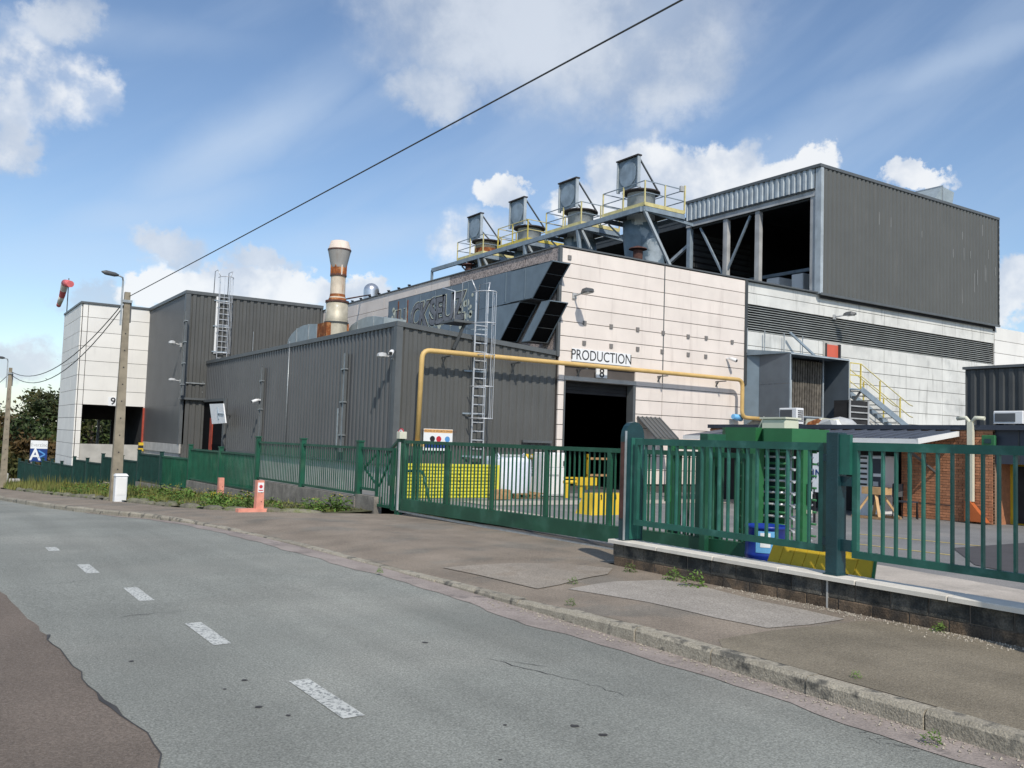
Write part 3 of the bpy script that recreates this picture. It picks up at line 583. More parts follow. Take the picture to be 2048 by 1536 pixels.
# casing along the side wall with graffiti
CAS = thing('side_casing', 'blue grey steel casing with graffiti along the upper side wall', 'cladding', (17.24, 27, 4.9)); XC = 17.24
ysm = [27.0+.0, 28.04, 29.35, 30.65, 31.95, 33.25, 34.55, 36.3]
MB().add([(XC, 25.05, 6.54), (XC, 23.93, 7.68), (XC, 27.0, 7.68), (XC, 27.0, 6.54), (XC+.03, 25.05, 6.54), (XC+.03, 23.93, 7.68), (XC+.03, 27.0, 7.68), (XC+.03, 27.0, 6.54)], [(0, 1, 2, 3), (7, 6, 5, 4), (0, 4, 5, 1), (1, 5, 6, 2), (2, 6, 7, 3), (3, 7, 4, 0)]).build('casing_panel', M_BLUE, CAS)
MB().add([(XC, 26.99, 5.25), (XC, 25.8, 6.53), (XC, 27.0, 6.53), (XC+.03, 26.99, 5.25), (XC+.03, 25.8, 6.53), (XC+.03, 27.0, 6.53)], [(0, 1, 2), (5, 4, 3), (0, 3, 4, 1), (1, 4, 5, 2), (2, 5, 3, 0)]).build('casing_panel', M_BLUE, CAS)
for a, b in zip(ysm, ysm[1:]):
    MB().box(XC, XC+.03, a+.004, b-.004, 6.535, 7.68).build('casing_panel', M_BLUE, CAS)
    MB().box(XC, XC+.03, a+.004, b-.004, 4.75, 6.525).build('casing_panel', M_BLUE, CAS)
for y in (25.5, 26.72)+tuple(ysm[1:-1]):
    z0 = 6.2 if y < 26 else 5.0
    MB().box(XC-.02, XC-.001, y-.03, y+.03, z0 if y > 27 else 6.6, 7.66).build('seam_strip', M_BLUE2, CAS)
MB().box(XC+.0, XH+.0, 24.7, 36.3, 7.682, 7.70).build('casing_top', M_TRIMD, CAS)
MB().box(XC+.032, XH, 36.24, 36.3, 4.75, 7.68).build('casing_end', M_BLUE, CAS)
MB().box(XC-.012, XC-.001, 33.0, 34.6, 5.0, 5.9).build('rust_patch', M_RUST, CAS)
MB().box(XC-.012, XC-.001, 35.25, 35.33, 5.3, 7.6).build('rust_streak', M_RUST, CAS)
MB().box(XC-.012, XC-.001, 34.35, 34.42, 5.3, 7.55).build('rust_streak', M_RUST, CAS)
def graf(body, yc, zc, size, sx, sh=0.0):
    for m, off, dx in ((M_GRAFC, .12, .004), (M_GRAFL, .085, .012), (M_GRAF, .04, .02)):
        text(body, size, CAS, m, frame((XC-dx, yc, zc), (0, -1, 0), (0, 0, 1)), 'graffiti', .002, off, sx, sh, .8)
graf('SEUZ', 31.0, 6.75, 1.45, .95); graf('CK', 33.35, 6.7, 1.45, .85, .2); graf('1U', 35.1, 6.55, 1.5, .7)
for i in range(44):
    y = rg.choice([rg.uniform(29.0, 29.9), rg.uniform(35.5, 36.0), rg.uniform(30, 35)]); z = rg.uniform(5.9, 7.4); r = rg.uniform(.03, .16)
    MB().disc((XC-.008, y, z), r, 0, 9, .004).build('paint_splat', M_GRAFC, CAS)

# three intake hoods; black sheets in their mouths stand for shade
def hood(lbl, yt, zt, yb, zb, yback, par=None):
    H = thing('intake_hood', lbl, 'vent hood', (XC, yb, zb), 'black intake hoods on the side wall')
    x0, x1 = XC-.0, XH-.1
    for x in (x0-.005, x1):
        w = .03
        bt, bb = (yback, yback) if par is None else (yt+par, yb+par)
        MB().add([(x, yt, zt), (x, yb, zb), (x, bb, zb), (x, bt, zt), (x+w, yt, zt), (x+w, yb, zb), (x+w, bb, zb), (x+w, bt, zt)], [(3, 2, 1, 0), (4, 5, 6, 7), (0, 1, 5, 4), (1, 2, 6, 5), (2, 3, 7, 6), (3, 0, 4, 7)]).build('side_plate', M_BLUE2, H)
    MB().box(x0, x1+.03, yt, bt, zt+.002, zt+.03).build('top_plate', M_BLUE2, H)
    MB().box(x0, x1+.03, yb, bb, zb-.03, zb-.002).build('bottom_plate', M_TRIMD, H)
    s = Vector((0, yb-yt, zb-zt)); n = Vector((0, .25, .25))
    for i in range(3):
        a = Vector((0, yt, zt))+s*(i/3+.012)+n*.12; b = Vector((0, yt, zt))+s*((i+1)/3-.012)+n*.12
        MB().add([(x0+.03, a.y, a.z), (x1, a.y, a.z), (x1, b.y, b.z), (x0+.03, b.y, b.z)], [(0, 1, 2, 3)]).build('shade_panel', M_BLACK, H)
    for i in (1, 2):
        a = Vector((0, yt, zt))+s*(i/3)+n*.08; MB().beam((x0+.03, a.y, a.z), (x1, a.y, a.z), .014).build('blade_edge', M_TRIMD, H)
    if par is not None: MB().add([(x0+.03, yt+par, zt), (x1, yt+par, zt), (x1, yb+par, zb), (x0+.03, yb+par, zb)], [(0, 1, 2, 3)]).build('back_plate', M_BLUE2, H)
    return H
hood('black intake hood standing above the other two', 23.93, 7.66, 25.05, 6.56, 26.4)
hood('black intake hood behind its pale blue neighbour, over the ladder', 25.8, 6.50, 26.99, 5.26, 28.0)
hood('black intake hood at the hall corner, pale side plate showing', 24.0, 6.34, 25.09, 5.10, 26.9, .5)

# signs on the hall
a, b = PY(1144, 696, YF-.09), PY(1261, 733, YF-.09)
PS = thing('production_sign', 'white board reading PRODUCTION above the hall doorway', 'sign', (a.x, YF-.09, b.z))
MB().box(a.x, b.x, YF-.1, YF-.075, b.z, a.z).build('board', M_SIGNW, PS)
text('PRODUCTION', .50, PS, M_SIGNBLK, frame(((a.x+b.x)/2, YF-.104, (a.z+b.z)/2-.0), (1, 0, 0), (0, 0, 1)), 'lettering', .002, 0, .86*(b.x-a.x)/2.72)
a, b = PY(1193, 737, YF-.16), PY(1214, 757, YF-.16)
P8 = thing('number_sign', 'small white plate with a black 8 over the doorway', 'sign', (a.x, YF-.16, b.z))
MB().box(a.x, b.x, YF-.165, YF-.12, b.z, a.z).build('board', M_SIGNW, P8)
text('8', .46, P8, M_SIGNBLK, frame(((a.x+b.x)/2, YF-.169, (a.z+b.z)/2), (1, 0, 0), (0, 0, 1)), 'lettering', .002, .006)

# ------------------------------------------------------------------ roof tower
XT0, XT1, YT1, ZTT = 31.65, XE, 32.5, 13.95
TW = thing('roof_tower', 'dark ribbed roof tower on the hall with one open side', 'building', (XT0, YF, 8.4))
k = MB(); corr(k, (XT0+.1, YF-.14), (XT1, YF-.14), 8.36, ZTT-.12, (0, -1), .29, .045); k.build('front_cladding', M_TOWER, TW)
k = MB(); corr(k, (XT0-.06, YF+.15), (XT0-.06, YT1), 12.95, ZTT-.12, (-1, 0), .30, .06, flip=True); k.build('fascia_cladding', M_STEELL, TW)
MB().box(XT0-.05, XT1+.02, YF-.12, YT1, ZTT-.12, ZTT-.02).build('roof', M_TRIMD, TW)
k = MB(); k.box(XT0-.14, XT1+.05, YF-.22, YF-.02, ZTT-.13, ZTT+.0); k.box(XT0-.15, XT0+.02, YF-.02, YT1, ZTT-.13, ZTT+.0); k.build('roof_trim', M_TRIM, TW)
MB().box(XT0-.06, XT0+.12, YF-.2, YF+.1, 8.36, ZTT-.14).build('corner_trim', M_STEELL, TW)
MB().box(XT1-.02, XT1+.06, YF-.2, YF-.02, 8.36, ZTT-.14).build('corner_trim', M_TRIMD, TW)
MB().box(XT0-.0, XT1+.1, YF-.21, YF-.12, 8.30, 8.40).build('drip_trim', M_TRIM, TW)
k = MB(); k.box(XT0-.04, XT0+.0, YF+.12, YT1, 12.62, 12.94); k.build('edge_beam', M_STONEW, TW)
MB().box(XT0-.10, XT0-.042, YF+.1, YT1, 12.88, 12.95).build('drip_trim', M_TRIMD, TW)
k = MB(); k.box(XT0+.1, XT0+.25, YF+.15, YT1, 12.55, 12.95); k.build('lintel', M_TRIMD, TW)
for px in (1449, 1513):
    yy = PX(px, 500, XT0).y; MB().box(XT0+.02, XT0+.24, yy-.13, yy+.13, 8.18, 12.6).build('column', M_STONEW, TW)
MB().box(XT0+.0, XT0+.26, YF+.15, YF+.40, 8.18, 12.7).build('column', M_STONEW, TW)
MB().box(XT0+.0, XT0+.22, YT1-.25, YT1-.02, 8.18, 12.7).build('column', M_STEEL, TW)
y1, y2, y3 = PX(1400, 480, XT0+.1).y, PX(1449, 500, XT0+.1).y, PX(1500, 440, XT0+.1).y
MB().beam((XT0+.12, y1, 12.5), (XT0+.12, y2+.05, 9.9), .09).build('brace', M_STEEL, TW)
MB().beam((XT0+.12, y3, 12.5), (XT0+.12, y2-.05, 9.9), .09).build('brace', M_STEEL, TW)
MB().beam((XT0+.12, YT1-.3, 9.1), (XT0+.12, y2+.1, 9.6), .08).build('brace', M_STEEL, TW)
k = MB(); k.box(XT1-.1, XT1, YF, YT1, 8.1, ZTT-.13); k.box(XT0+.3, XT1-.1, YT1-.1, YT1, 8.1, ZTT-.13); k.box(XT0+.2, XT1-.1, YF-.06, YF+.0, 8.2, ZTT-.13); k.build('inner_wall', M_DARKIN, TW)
k = MB()
for i in range(14): k.box(XT0+.35, XT0+4.5, YT1-.16, YT1-.11, 8.3+.3*i, 8.5+.3*i)
k.build('inner_slats', M_TRIMD, TW)
for (p_, q_) in ((1532, 1558), (1582, 1606)):
    a_, b_ = PX(p_, 575, 33.2), PX(q_, 525, 33.2); MB().bev(33.2, 34.4, min(a_.y, b_.y), max(a_.y, b_.y), 8.18, 9.75, .04).build('plant_unit', M_WHITEP, TW)
for (x, y, h) in ((35, 27.5, 1.5), (37, 29.5, 1.8), (34.2, 30.2, 1.2)): MB().bev(x, x+1.4, y, y+1.2, 8.18, 8.18+h, .04).build('plant_unit', M_STONEW, TW)
MB().beam((XT0+3, YF+.3, 8.2), (XT0+3, YF+.3, 12.8), .22).beam((XT0+3, YF+.4, 10.2), (XT0+3, YT1-.2, 10.2), .15).build('inner_frame', M_STEEL, TW)
for i in range(15):
    t_ = rg.random()**.5; x_ = XT0+1+t_*(XT1-XT0-1.3); z_ = rg.uniform(9.4, 13.4); h_ = rg.uniform(.15, .9)*(.5+t_)
    MB().box(x_-.007, x_+.007, YF-.19, YF-.187, z_-h_, z_).build('scuff_streak', M_STONEW, TW)
for i in range(14): z_ = 8.5+i*.37+rg.uniform(0, .2); MB().box(XT1-.0, XT1+.03, YF-.206, YF-.202, z_, z_+rg.uniform(.05, .25)).build('paint_loss', M_STONEW, TW)
# cowl on tower roof
YC_ = 25.8; a = PY(1862, 392, YC_); hc = PY(1862, 378, YC_).z-ZTT
CW = thing('roof_cowl', 'grey sheet metal cowl on top of the ribbed tower', 'vent', (a.x, YC_, ZTT))
MB().hull8([(a.x-1.0, YC_-.6, ZTT-.02), (a.x+.8, YC_-.6, ZTT-.02), (a.x+.8, YC_+.8, ZTT-.02), (a.x-1.0, YC_+.8, ZTT-.02), (a.x+.0, YC_-.6, ZTT+hc), (a.x+1.05, YC_-.6, ZTT+hc*.9), (a.x+1.05, YC_+.8, ZTT+hc*.9), (a.x+.0, YC_+.8, ZTT+hc)]).build('cowl_body', M_DUCT, CW)
MB().box(a.x-.03, a.x+.03, YC_-.64, YC_+.84, ZTT-.02, ZTT+hc+.05).build('seam', M_GALV, CW)
# open plant shed behind the tower
SH = thing('plant_shed', 'black open sided plant shed behind the roof tower', 'building', (32, 34, 8.2))
k = MB(); k.box(31.7, 44, YT1+.05, 58, 13.0, 13.2); k.build('roof', M_TRIMD, SH)
k = MB(); k.box(36.5, 36.7, YT1+.05, 58, 8.1, 13.0); k.box(32, 36.5, 57.8, 58, 8.1, 13.0); k.box(32, 36.5, YT1+.02, YT1+.06, 8.1, 13.0); k.build('back_wall', M_DARKIN, SH)
for y in (36.5, 41, 45.5, 50): MB().box(32.0, 32.2, y-.1, y+.1, 8.1, 13.0).build('column', M_STEEL, SH)
p0, p1 = PX(1337, 528, 31.9), PX(1383, 486, 31.9)
MB().beam((31.9, p0.y+.6, p0.z-.3), (31.9, p1.y, p1.z), .16).build('brace', M_STEELL, SH)
MB().box(31.72, 31.80, YT1+.1, 56, 12.75, 12.99).build('edge_beam', M_TRIMD, SH)

# ------------------------------------------------------------------ exhaust stacks with platforms
XS = 26.4
def stack(i, ys, lbl):
    S = thing('exhaust_stack', lbl, 'chimney', (XS, ys, 8.2), 'exhaust stacks in a row on the hall roof')
    T = lambda x, y, z: (XS+x, ys+y, z)
    MB().lathe(T(0, 0, 0), [(.62, 11.35), (.62, 12.85), (.66, 12.86)], 28).build('barrel', mat('barrel_pale', (.52, .56, .57), .5, .1, var=.12, scale=3, streak=.25, streakcol=(.3, .32, .33)) if i != 3 else M_CHIMB, S)
    MB().lathe(T(0, 0, 0), [(.66, 12.83), (.84, 12.86), (.84, 12.93), (.62, 12.95), (.58, 12.6), (0, 12.6)], 28).build('rim', M_RIM, S)
    if i == 3: MB().lathe(T(0, 0, 0), [(.632, 11.95), (.634, 12.5)], 28).build('rust_band', M_RUST, S)
    # swirl painted double duct below
    MB().tube([T(-.1, .15, 11.6), T(-.1, .15, 10.9), T(-.02, .2, 9.8), T(-.0, .2, 8.1)], [.62, .6, .50, .48], 20).build('duct', M_LEAG, S)
    MB().tube([T(.1, -.15, 11.5), T(.25, -.2, 10.6), T(.65, -.3, 9.4), T(1.05, -.4, 8.1)], [.58, .56, .50, .48], 20).build('duct', M_LEAG, S)
    MB().lathe(T(0, .2, 0), [(.50, 9.05), (.515, 9.07), (.515, 9.11), (.50, 9.13)], 20).build('duct_band', M_TRIMD, S)
    # open lid standing upright
    lid = MB().box(XS-.80, XS-.76, ys-.68, ys+.68, 12.95, 14.30).build('lid', M_LID, S)
    MB().disc((XS-.815, ys, 13.62), .56, 0, 24, .02).build('lid_disc', mat('lid_disc', (.30, .36, .40), .4, .3, var=.2, scale=2, streak=.3, streakcol=(.08, .09, .1)), lid)
    for dy in (-.68, .68): MB().box(XS-.86, XS-.70, ys+dy-.03, ys+dy+.03, 12.9, 14.36).build('lid_rib', M_STEELL, lid)
    MB().box(XS-.90, XS-.66, ys-.74, ys+.74, 14.30, 14.36).build('lid_edge', M_RIM, lid)
    for dy in (-.62, .62): MB().beam(T(-.78, dy, 14.3), T(.74, dy*.6, 12.95), .06).build('lid_arm', M_TRIM, S)
    # platform
    x0, x1, y0, y1, zd = XS-1.12, XS+1.2, ys-1.5, ys+1.3, 11.9
    MB().box(x0+.06, x1-.06, y0+.06, y1-.06, zd-.04, zd).build('deck', M_TRIMD, S)
    for a, b in (((x0, y0), (x0, y1)), ((x0, y0), (x1, y0)), ((x1, y0), (x1, y1)), ((x0, y1), (x1, y1))):
        MB().beam((*a, zd-.16), (*b, zd-.16), .08, .2).build('edge_beam', M_STEEL, S)
        MB().beam((*a, zd+.05), (*b, zd+.05), .02, .16).build('toe_board', M_YEL if i == 2 else M_YELP, S)
    rm = M_YEL if i == 2 else M_YELP
    for (px, py) in ((x0, y0), (x0, (y0+y1)/2), (x0, y1), (x1, y0), ((x0+x1)/2, y0), (x1, y1), ((x0+x1)/2, y1)):
        MB().beam((px, py, zd), (px, py, zd+1.05), .05).build('rail_post', rm, S)
    for z in (zd+.55, zd+1.05):
        k = MB()
        for a, b in (((x0, y0), (x0, y1)), ((x0, y0), (x1, y0)), ((x1, y0), (x1, y1)), ((x0, y1), (x1, y1))): k.beam((*a, z), (*b, z), .035)
        k.build('hand_rail', M_STEEL if i != 2 else M_YELP, S)
    MB().beam((x0+.02, y0+.05, zd-.2), (x1+.1, y0+.0, 8.2), .12).build('support_strut', M_STEELL, S)
    MB().beam((x0+.3, y1-.05, zd-.3), (XS-.1, ys+.3, 10.4), .08).build('support_strut', M_STEEL, S)
    MB().beam((x0, y0+.1, zd-.18), (x1+.6, y0+.1, zd-.4), .1, .12).build('cross_beam', M_STEEL, S)
    if i == 0:
        MB().beam((x1, y0, zd), (x1, y0, zd+1.25), .06).build('rail_post', M_YELP, S)
        MB().bev(x1-.3, x1-.08, y0-.08, y0+.06, zd+.95, zd+1.2, .03).build('flood_light', M_LAMPL, S)
SL = ['swirl painted exhaust stack with open lid next to the roof tower', 'exhaust stack with open lid, second from the roof tower', 'exhaust stack with bright yellow railing and open lid, third from the tower', 'exhaust stack with rust stained barrel, farthest from the roof tower']
SY = [30.0, 34.4, 38.8, 43.1]
for i, y in enumerate(SY): stack(i, y, SL[i])
WB = thing('walkway_beam', 'long grey steel beam linking the exhaust stack platforms', 'beam', (XS-1.2, 36, 11.7))
MB().beam((XS-1.22, 28.6, 11.72), (XS-1.22, 47.2, 11.72), .12, .22).build('beam', M_STEEL, WB)
MB().beam((XS-1.22, 47.2, 11.72), (XS-1.22, 47.2, 8.2), .12).build('end_leg', M_STEEL, WB)
MB().beam((XS-1.22, 47.2, 10.2), (XS-1.22, 44.8, 9.8), .1).build('end_brace', M_STEEL, WB)
for y in (33.0, 37.4, 41.8): MB().beam((XS-1.22, y, 11.6), (XS-.9, y-.25, 8.2), .14).build('leg', M_STEEL, WB)
for (px, py, yy) in ((1276, 498, 27.2), (938, 530, 43.0)):
    a = PY(px, py, yy); V = thing('roof_vent', 'small rusty capped roof vent beside the %s' % ('nearest painted duct' if px > 1000 else 'end of the walkway beam'), 'vent', (a.x, yy, 8.2))
    MB().lathe((a.x, yy, 0), [(.2, 8.15), (.2, a.z-.06)], 12).build('vent_pipe', M_RUSTD, V); MB().lathe((a.x, yy, 0), [(.38, a.z-.02), (.36, a.z+.02), (.0, a.z+.14)], 14).build('vent_cap', M_RUSTD, V)

# ------------------------------------------------------------------ annex
XA, YA1 = 12.07, 46.16; ZA0, ZA1 = 5.18, 4.75; YAF = YF+.06
AN = thing('grey_annex', 'low dark grey ribbed annex with a lean-to roof beside the white hall', 'building', (XA, YAF, 0))
k = MB(); corr(k, (XA+.08, YAF), (XH-.02, YAF), .62, ZA0-.12, (0, -1), .30, .045, ZA1-.12); k.build('front_cladding', M_GREY, AN)
k = MB(); corr(k, (XA, YAF+.1), (XA, YA1), .86, ZA0-.12, (-1, 0), .30, .045, flip=True); k.build('side_cladding', M_GREYL, AN)
MB().hull8([(XA+.02, YAF+.05, ZA0-.2), (XH, YAF+.05, ZA1-.2), (XH, YA1, ZA1-.2), (XA+.02, YA1, ZA0-.2), (XA+.02, YAF+.05, ZA0-.1), (XH, YAF+.05, ZA1-.1), (XH, YA1, ZA1-.1), (XA+.02, YA1, ZA0-.1)]).build('roof', M_TRIMD, AN)
MB().hull8([(XA-.08, YAF-.1, ZA0-.13), (XH-.02, YAF-.1, ZA1-.13), (XH-.02, YAF+.04, ZA1-.13), (XA-.08, YAF+.04, ZA0-.13), (XA-.08, YAF-.1, ZA0+.02), (XH-.02, YAF-.1, ZA1+.02), (XH-.02, YAF+.04, ZA1+.02), (XA-.08, YAF+.04, ZA0+.02)]).build('front_flashing', M_TRIM, AN)
MB().box(XA-.09, XA+.06, YAF+.045, YA1, ZA0-.13, ZA0+.02).build('side_flashing', M_TRIM, AN)
MB().box(XA-.085, XA+.12, YAF-.09, YAF+.14, .62, ZA0-.135).build('corner_trim', M_TRIM, AN)
k = MB(); k.box(XA+.03, XH-.03, YAF+.02, YAF+.2, -.5, .62); k.box(XA+.02, XA+.2, YAF+.2, YA1, -1.6, .86); k.build('plinth', M_CONCL, AN)
for z in (.63, .72, .80): MB().box(XA+.13, XH-.1, YAF-.075, YAF-.05, z, z+.035).build('base_rail', M_GALV, AN)
MB().box(XA-.07, XA-.0, YAF+.2, YA1-4.4, .80, .865).build('base_trim', M_TRIM, AN)
a, b = PY(1045, 880, YAF-.1), PY(1103, 885, YAF-.1); MB().box(a.x, b.x, YAF-.14, YAF-.05, a.z-.08, a.z).build('ledge', M_TRIM, AN)
# side entrance of the annex (flat black sheet stands for the shaded recess, red jamb)
y0, y1 = PX(452, 850, XA).y, YA1-.02
ent = [PX(452, 797, XA).z, .3]
MB().box(XA-.14, XA-.05, y0-.1, y0+.14, -.6, ent[0]).build('entrance_post', M_TRIM, AN)
MB().box(XA-.16, XA-.05, y0+.14, y1+.3, ent[0]-.12, ent[0]).build('entrance_lintel', M_TRIM, AN)
MB().box(XA-.075, XA-.06, y0+.14, y1-.02, -.8, ent[0]-.12).build('recess_shade', M_BLACK, AN)
MB().box(XA-.12, XA-.08, y0+1.9, y0+2.35, -.8, ent[0]-.9).build('entrance_jamb', M_REDJ, AN)
# cable trays and conduits
def tray(lbl, x, px, pyt, pyb, w=.16):
    a = PX(px, pyt, x); b = PX(px, pyb, x); T = thing('cable_tray', lbl, 'cable tray', (x, a.y, b.z))
    MB().box(x-.1, x-.06, a.y-w/2, a.y+w/2, b.z, a.z).build('tray', M_GALV, T)
    for s in (-1, 1): MB().box(x-.15, x-.06, a.y+s*w/2-.012, a.y+s*w/2+.012, b.z, a.z).build('tray_lip', M_TRIM, T)
    n = max(2, int((a.z-b.z)/1.0))
    for i in range(n): z = b.z+(i+.5)*(a.z-b.z)/n; MB().box(x-.155, x-.05, a.y-w/2-.06, a.y+w/2+.06, z, z+.03).build('strap', M_GALV, T)
tray('galvanised cable tray on the annex side wall beside the corner lamp', XA-.05, 696, 707, 905, .28)
tray('galvanised cable tray halfway along the annex side wall', XA-.05, 530, 735, 905, .26)
tray('galvanised cable tray at the far end of the annex wall', XA-.05, 410, 756, 795, .26)
tray('tall cable tray near the corner of the ladder hall', 10.93-.06, 377, 622, 790, .34)
a = PX(580, 690, XA-.06); CD = MB().tube([(XA-.075, a.y, .9), (XA-.075, a.y, ZA0+.1)], .018, 6)
solo(CD, 'lightning_conductor', M_GALV, 'thin vertical conductor rod on the annex side wall', 'conductor', (XA-.075, a.y, .9))
MB().box(XA-.065, XA-.05, PX(680, 800, XA).y-.06, PX(680, 800, XA).y+.06, 1.3, 2.6).build('scrape_mark', M_GALV, AN)
for (px, y0_, y1_) in ((762, 648, 700), (750, 690, 890)):
    pass

# wall lamps
def lamp(lbl, p, d, L, m=M_LAMP, tilt=.05, s=1.0):
    p = Vector(p); d = Vector(d).normalized(); T = thing('wall_lamp', lbl, 'lamp', p)
    side = d.cross(Vector((0, 0, 1)))
    MB().beam(p-d*.02, p+d*.06, .14*s, .16*s).build('bracket', M_LAMPL, T)
    q = p+d*L*.45+Vector((0, 0, tilt)); MB().tube([p+d*.05, p+d*.2*L+Vector((0, 0, tilt*.3)), q], .028*s, 8).build('arm', M_LAMPL, T)
    e = p+d*L+Vector((0, 0, tilt*1.3)); up = Vector((0, 0, 1)); k = MB()
    ws = [(0, .05, .05), (.25, .13, .09), (.7, .15, .10), (1, .07, .05)]; vs = []; fs = []
    for t, w, h in ws:
        c = q+(e-q)*t
        vs += [c-side*w*s-up*.02*s, c+side*w*s-up*.02*s, c+side*w*.7*s+up*h*s, c-side*w*.7*s+up*h*s]
    for i in range(3):
        for j in range(4): fs.append((i*4+j, i*4+(j+1) % 4, i*4+4+(j+1) % 4, i*4+4+j))
    fs += [(3, 2, 1, 0), (12, 13, 14, 15)]; k.add(vs, fs).build('head', m, T)
    k = MB(); c = q+(e-q)*.5; k.beam(q+(e-q)*.25-up*.03*s, q+(e-q)*.85-up*.03*s, .2*s, .03*s).build('lens', M_LAMPL, T)
lamp('dark street lamp on the white front wall above PRODUCTION', PY(1148, 592, YF-.06), (0, -1, 0), 1.0, s=1.2)
lamp('dark street lamp over the louvre band', PY(1668, 634, YF+.05), (.25, -1, 0), .95, s=1.2)
lamp('pale floodlight at the annex corner', PX(787, 714, XA-.05), (-1, -.1, 0), .55, M_LAMPL, .0, 1.0)
lamp('pale lamp on a conduit, upper one on the ladder hall', PX(362, 690, 10.85), (-1, -.1, 0), .6, M_LAMPL, .05, 1.2)
lamp('pale lamp on a conduit, lower one on the ladder hall', PX(362, 762, 10.85), (-1, -.1, 0), .6, M_LAMPL, .02, .9)
def camera_box(lbl, p, d):
    p = Vector(p); d = Vector(d); T = thing('security_camera', lbl, 'camera', p)
    MB().beam(p, p+d*.12, .06).build('bracket', M_WHITEP, T); c = p+d*.12; k = MB(); k.tube([c, c+d*.12+Vector((0, 0, -.03)), c+d*.3+Vector((0, 0, -.1))], [.05, .07, .07], 10).build('body', M_WHITEP, T)
    MB().beam(c+d*.30+Vector((0, 0, -.1)), c+d*.32+Vector((0, 0, -.105)), .09).build('lens_hood', M_DARK, T)
camera_box('small white camera above the annex corner floodlight', PX(787, 703, XA-.06), Vector((-.6, -.8, 0)))
camera_box('small white camera halfway along the annex side wall', PX(524, 800, XA-.1), Vector((-1, 0, 0)))
camera_box('white camera on the pale front wall above the gas pipe', PY(1453, 717, YF-.08), Vector((.3, -.95, 0)))

# ------------------------------------------------------------------ ladder hall and white tower block
LH = thing('ladder_hall', 'tall dark grey ribbed hall with a caged ladder on its front', 'building', (10.93, YA1, 0)); XL = 10.93; YL1 = 54.62
k = MB(); corr(k, (XL+.1, YA1-.03), (18.0, YA1-.03), 1.0, 8.52, (0, -1), .36, .06); k.build('front_cladding', M_GREY, LH)
k = MB(); corr(k, (XL-.02, YA1+.08), (XL-.02, YL1), 1.0, 8.52, (-1, 0), .22, .02, flip=True); k.build('side_cladding', M_GREYL, LH)
MB().box(XL+.0, 18, YA1, YL1+4, 8.4, 8.53).build('roof', M_TRIMD, LH)
k = MB(); k.box(XL-.1, 18.02, YA1-.14, YA1+.0, 8.5, 8.66); k.box(XL-.11, XL+.05, YA1+.0, YL1, 8.5, 8.66); k.build('roof_trim', M_TRIM, LH)
MB().box(XL-.09, XL+.14, YA1-.12, YA1+.14, 1.0, 8.5).build('corner_trim', M_TRIM, LH)
MB().box(17.9, 18.02, YA1-.1, YA1+.3, 4, 8.5).build('corner_trim', M_TRIM, LH)
k = MB(); k.box(XL, XL+.2, YA1, YL1, -2.4, 1.0); k.box(XL+.2, 18, YA1, YA1+.2, -2.4, 1.0); k.box(17.8, 18, YA1+.2, YL1+4, -2, 8.4); k.build('plinth', M_CONCL, LH)
MB().box(XL-.06, XL+.02, YA1-.2, YL1-.1, .55, 1.0).build('base_band', M_CONCL, LH)
MB().box(XL-.055, XL-.045, YA1+.3, YL1-.1, 1.02, PX(310, 815, XL).z).build('side_sheet', M_GREYL, LH)
a = PY(366, 795, YA1-.1); MB().box(XL-.2, XA-.0, YA1-.35, YA1-.1, a.z-.1, a.z).build('entry_flashing', M_TRIM, LH)
k = MB(); corr(k, (XL+.06, YA1-.12), (XA-.02, YA1-.12), .2, a.z-.1, (0, -1), .30, .05); k.build('lower_cladding', M_GREY, LH)
MB().beam((XL+.1, YA1-.12, 5.95-1.9), (XA-.1, YA1-.12, 5.95-1.9), .05).build('conduit', M_GALV, LH)
for (px, z0, z1) in ((432, 5.3, 8.5),):
    x = PY(px, 650, YA1-.12).x; MB().box(x-.05, x+.05, YA1-.16, YA1-.1, z0+.3, z1).build('white_conduit', M_WHITEP, LH)
x = PY(507, 660, YA1-.1).x; MB().box(x-.012, x+.012, YA1-.13, YA1-.1, 5.2, 6.9).build('thin_rod', M_GALV, LH)

WT = thing('white_tower_block', 'white panelled block with loading opening numbered 9', 'building', (7.35, YL1, -1.5)); XW, YW1 = 7.35, 61.5
oz0, oz1 = .78, 2.95
zs = [-2.4, -1.6, -.8, 0, .78, 1.50, 2.22, 2.95]+[2.95+.81*i for i in range(1, 8)]; zs[-1] = 8.55
panels(WT, [XW+.3, XL], zs, YL1, M_TWHITE, [(XW+.3, XL-.12, -9, oz1)])
panels(WT, [XW+.02, XW+.29], zs, YL1, M_TWHITE)
panels(WT, [YL1+.02, YL1+2.3, YW1], zs, XW, M_TWHITE, axis='y')
k = MB(); k.box(XW+.02, XL, YL1+.002, YL1+.2, oz1, 8.5); k.box(XW+.02, XW+.3, YL1+.002, YL1+.2, -2.4, oz1); k.box(XW+.005, XW+.2, YL1+.2, YW1, -2.4, 8.5)
k.box(XW+.2, XL, YW1-.2, YW1, 2.2, 8.5); k.box(XW+.2, 8.35, YW1-.2, YW1, -2.4, 2.2); k.box(XW+.2, 12, YW1-.2, YW1, -2.4, .62); k.box(10.3, 11.4, YW1-.2, YW1, .62, 2.2); k.build('wall_core', M_CORE, WT)
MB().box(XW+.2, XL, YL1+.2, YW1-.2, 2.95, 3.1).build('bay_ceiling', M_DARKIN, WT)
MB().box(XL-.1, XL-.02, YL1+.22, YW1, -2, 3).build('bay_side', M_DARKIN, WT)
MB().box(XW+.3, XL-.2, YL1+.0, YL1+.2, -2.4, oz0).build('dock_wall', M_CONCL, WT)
MB().box(XW+.3, XL-.1, YL1+.25, YW1-.2, -.4, .6).build('dock_floor', M_DARKIN, WT)
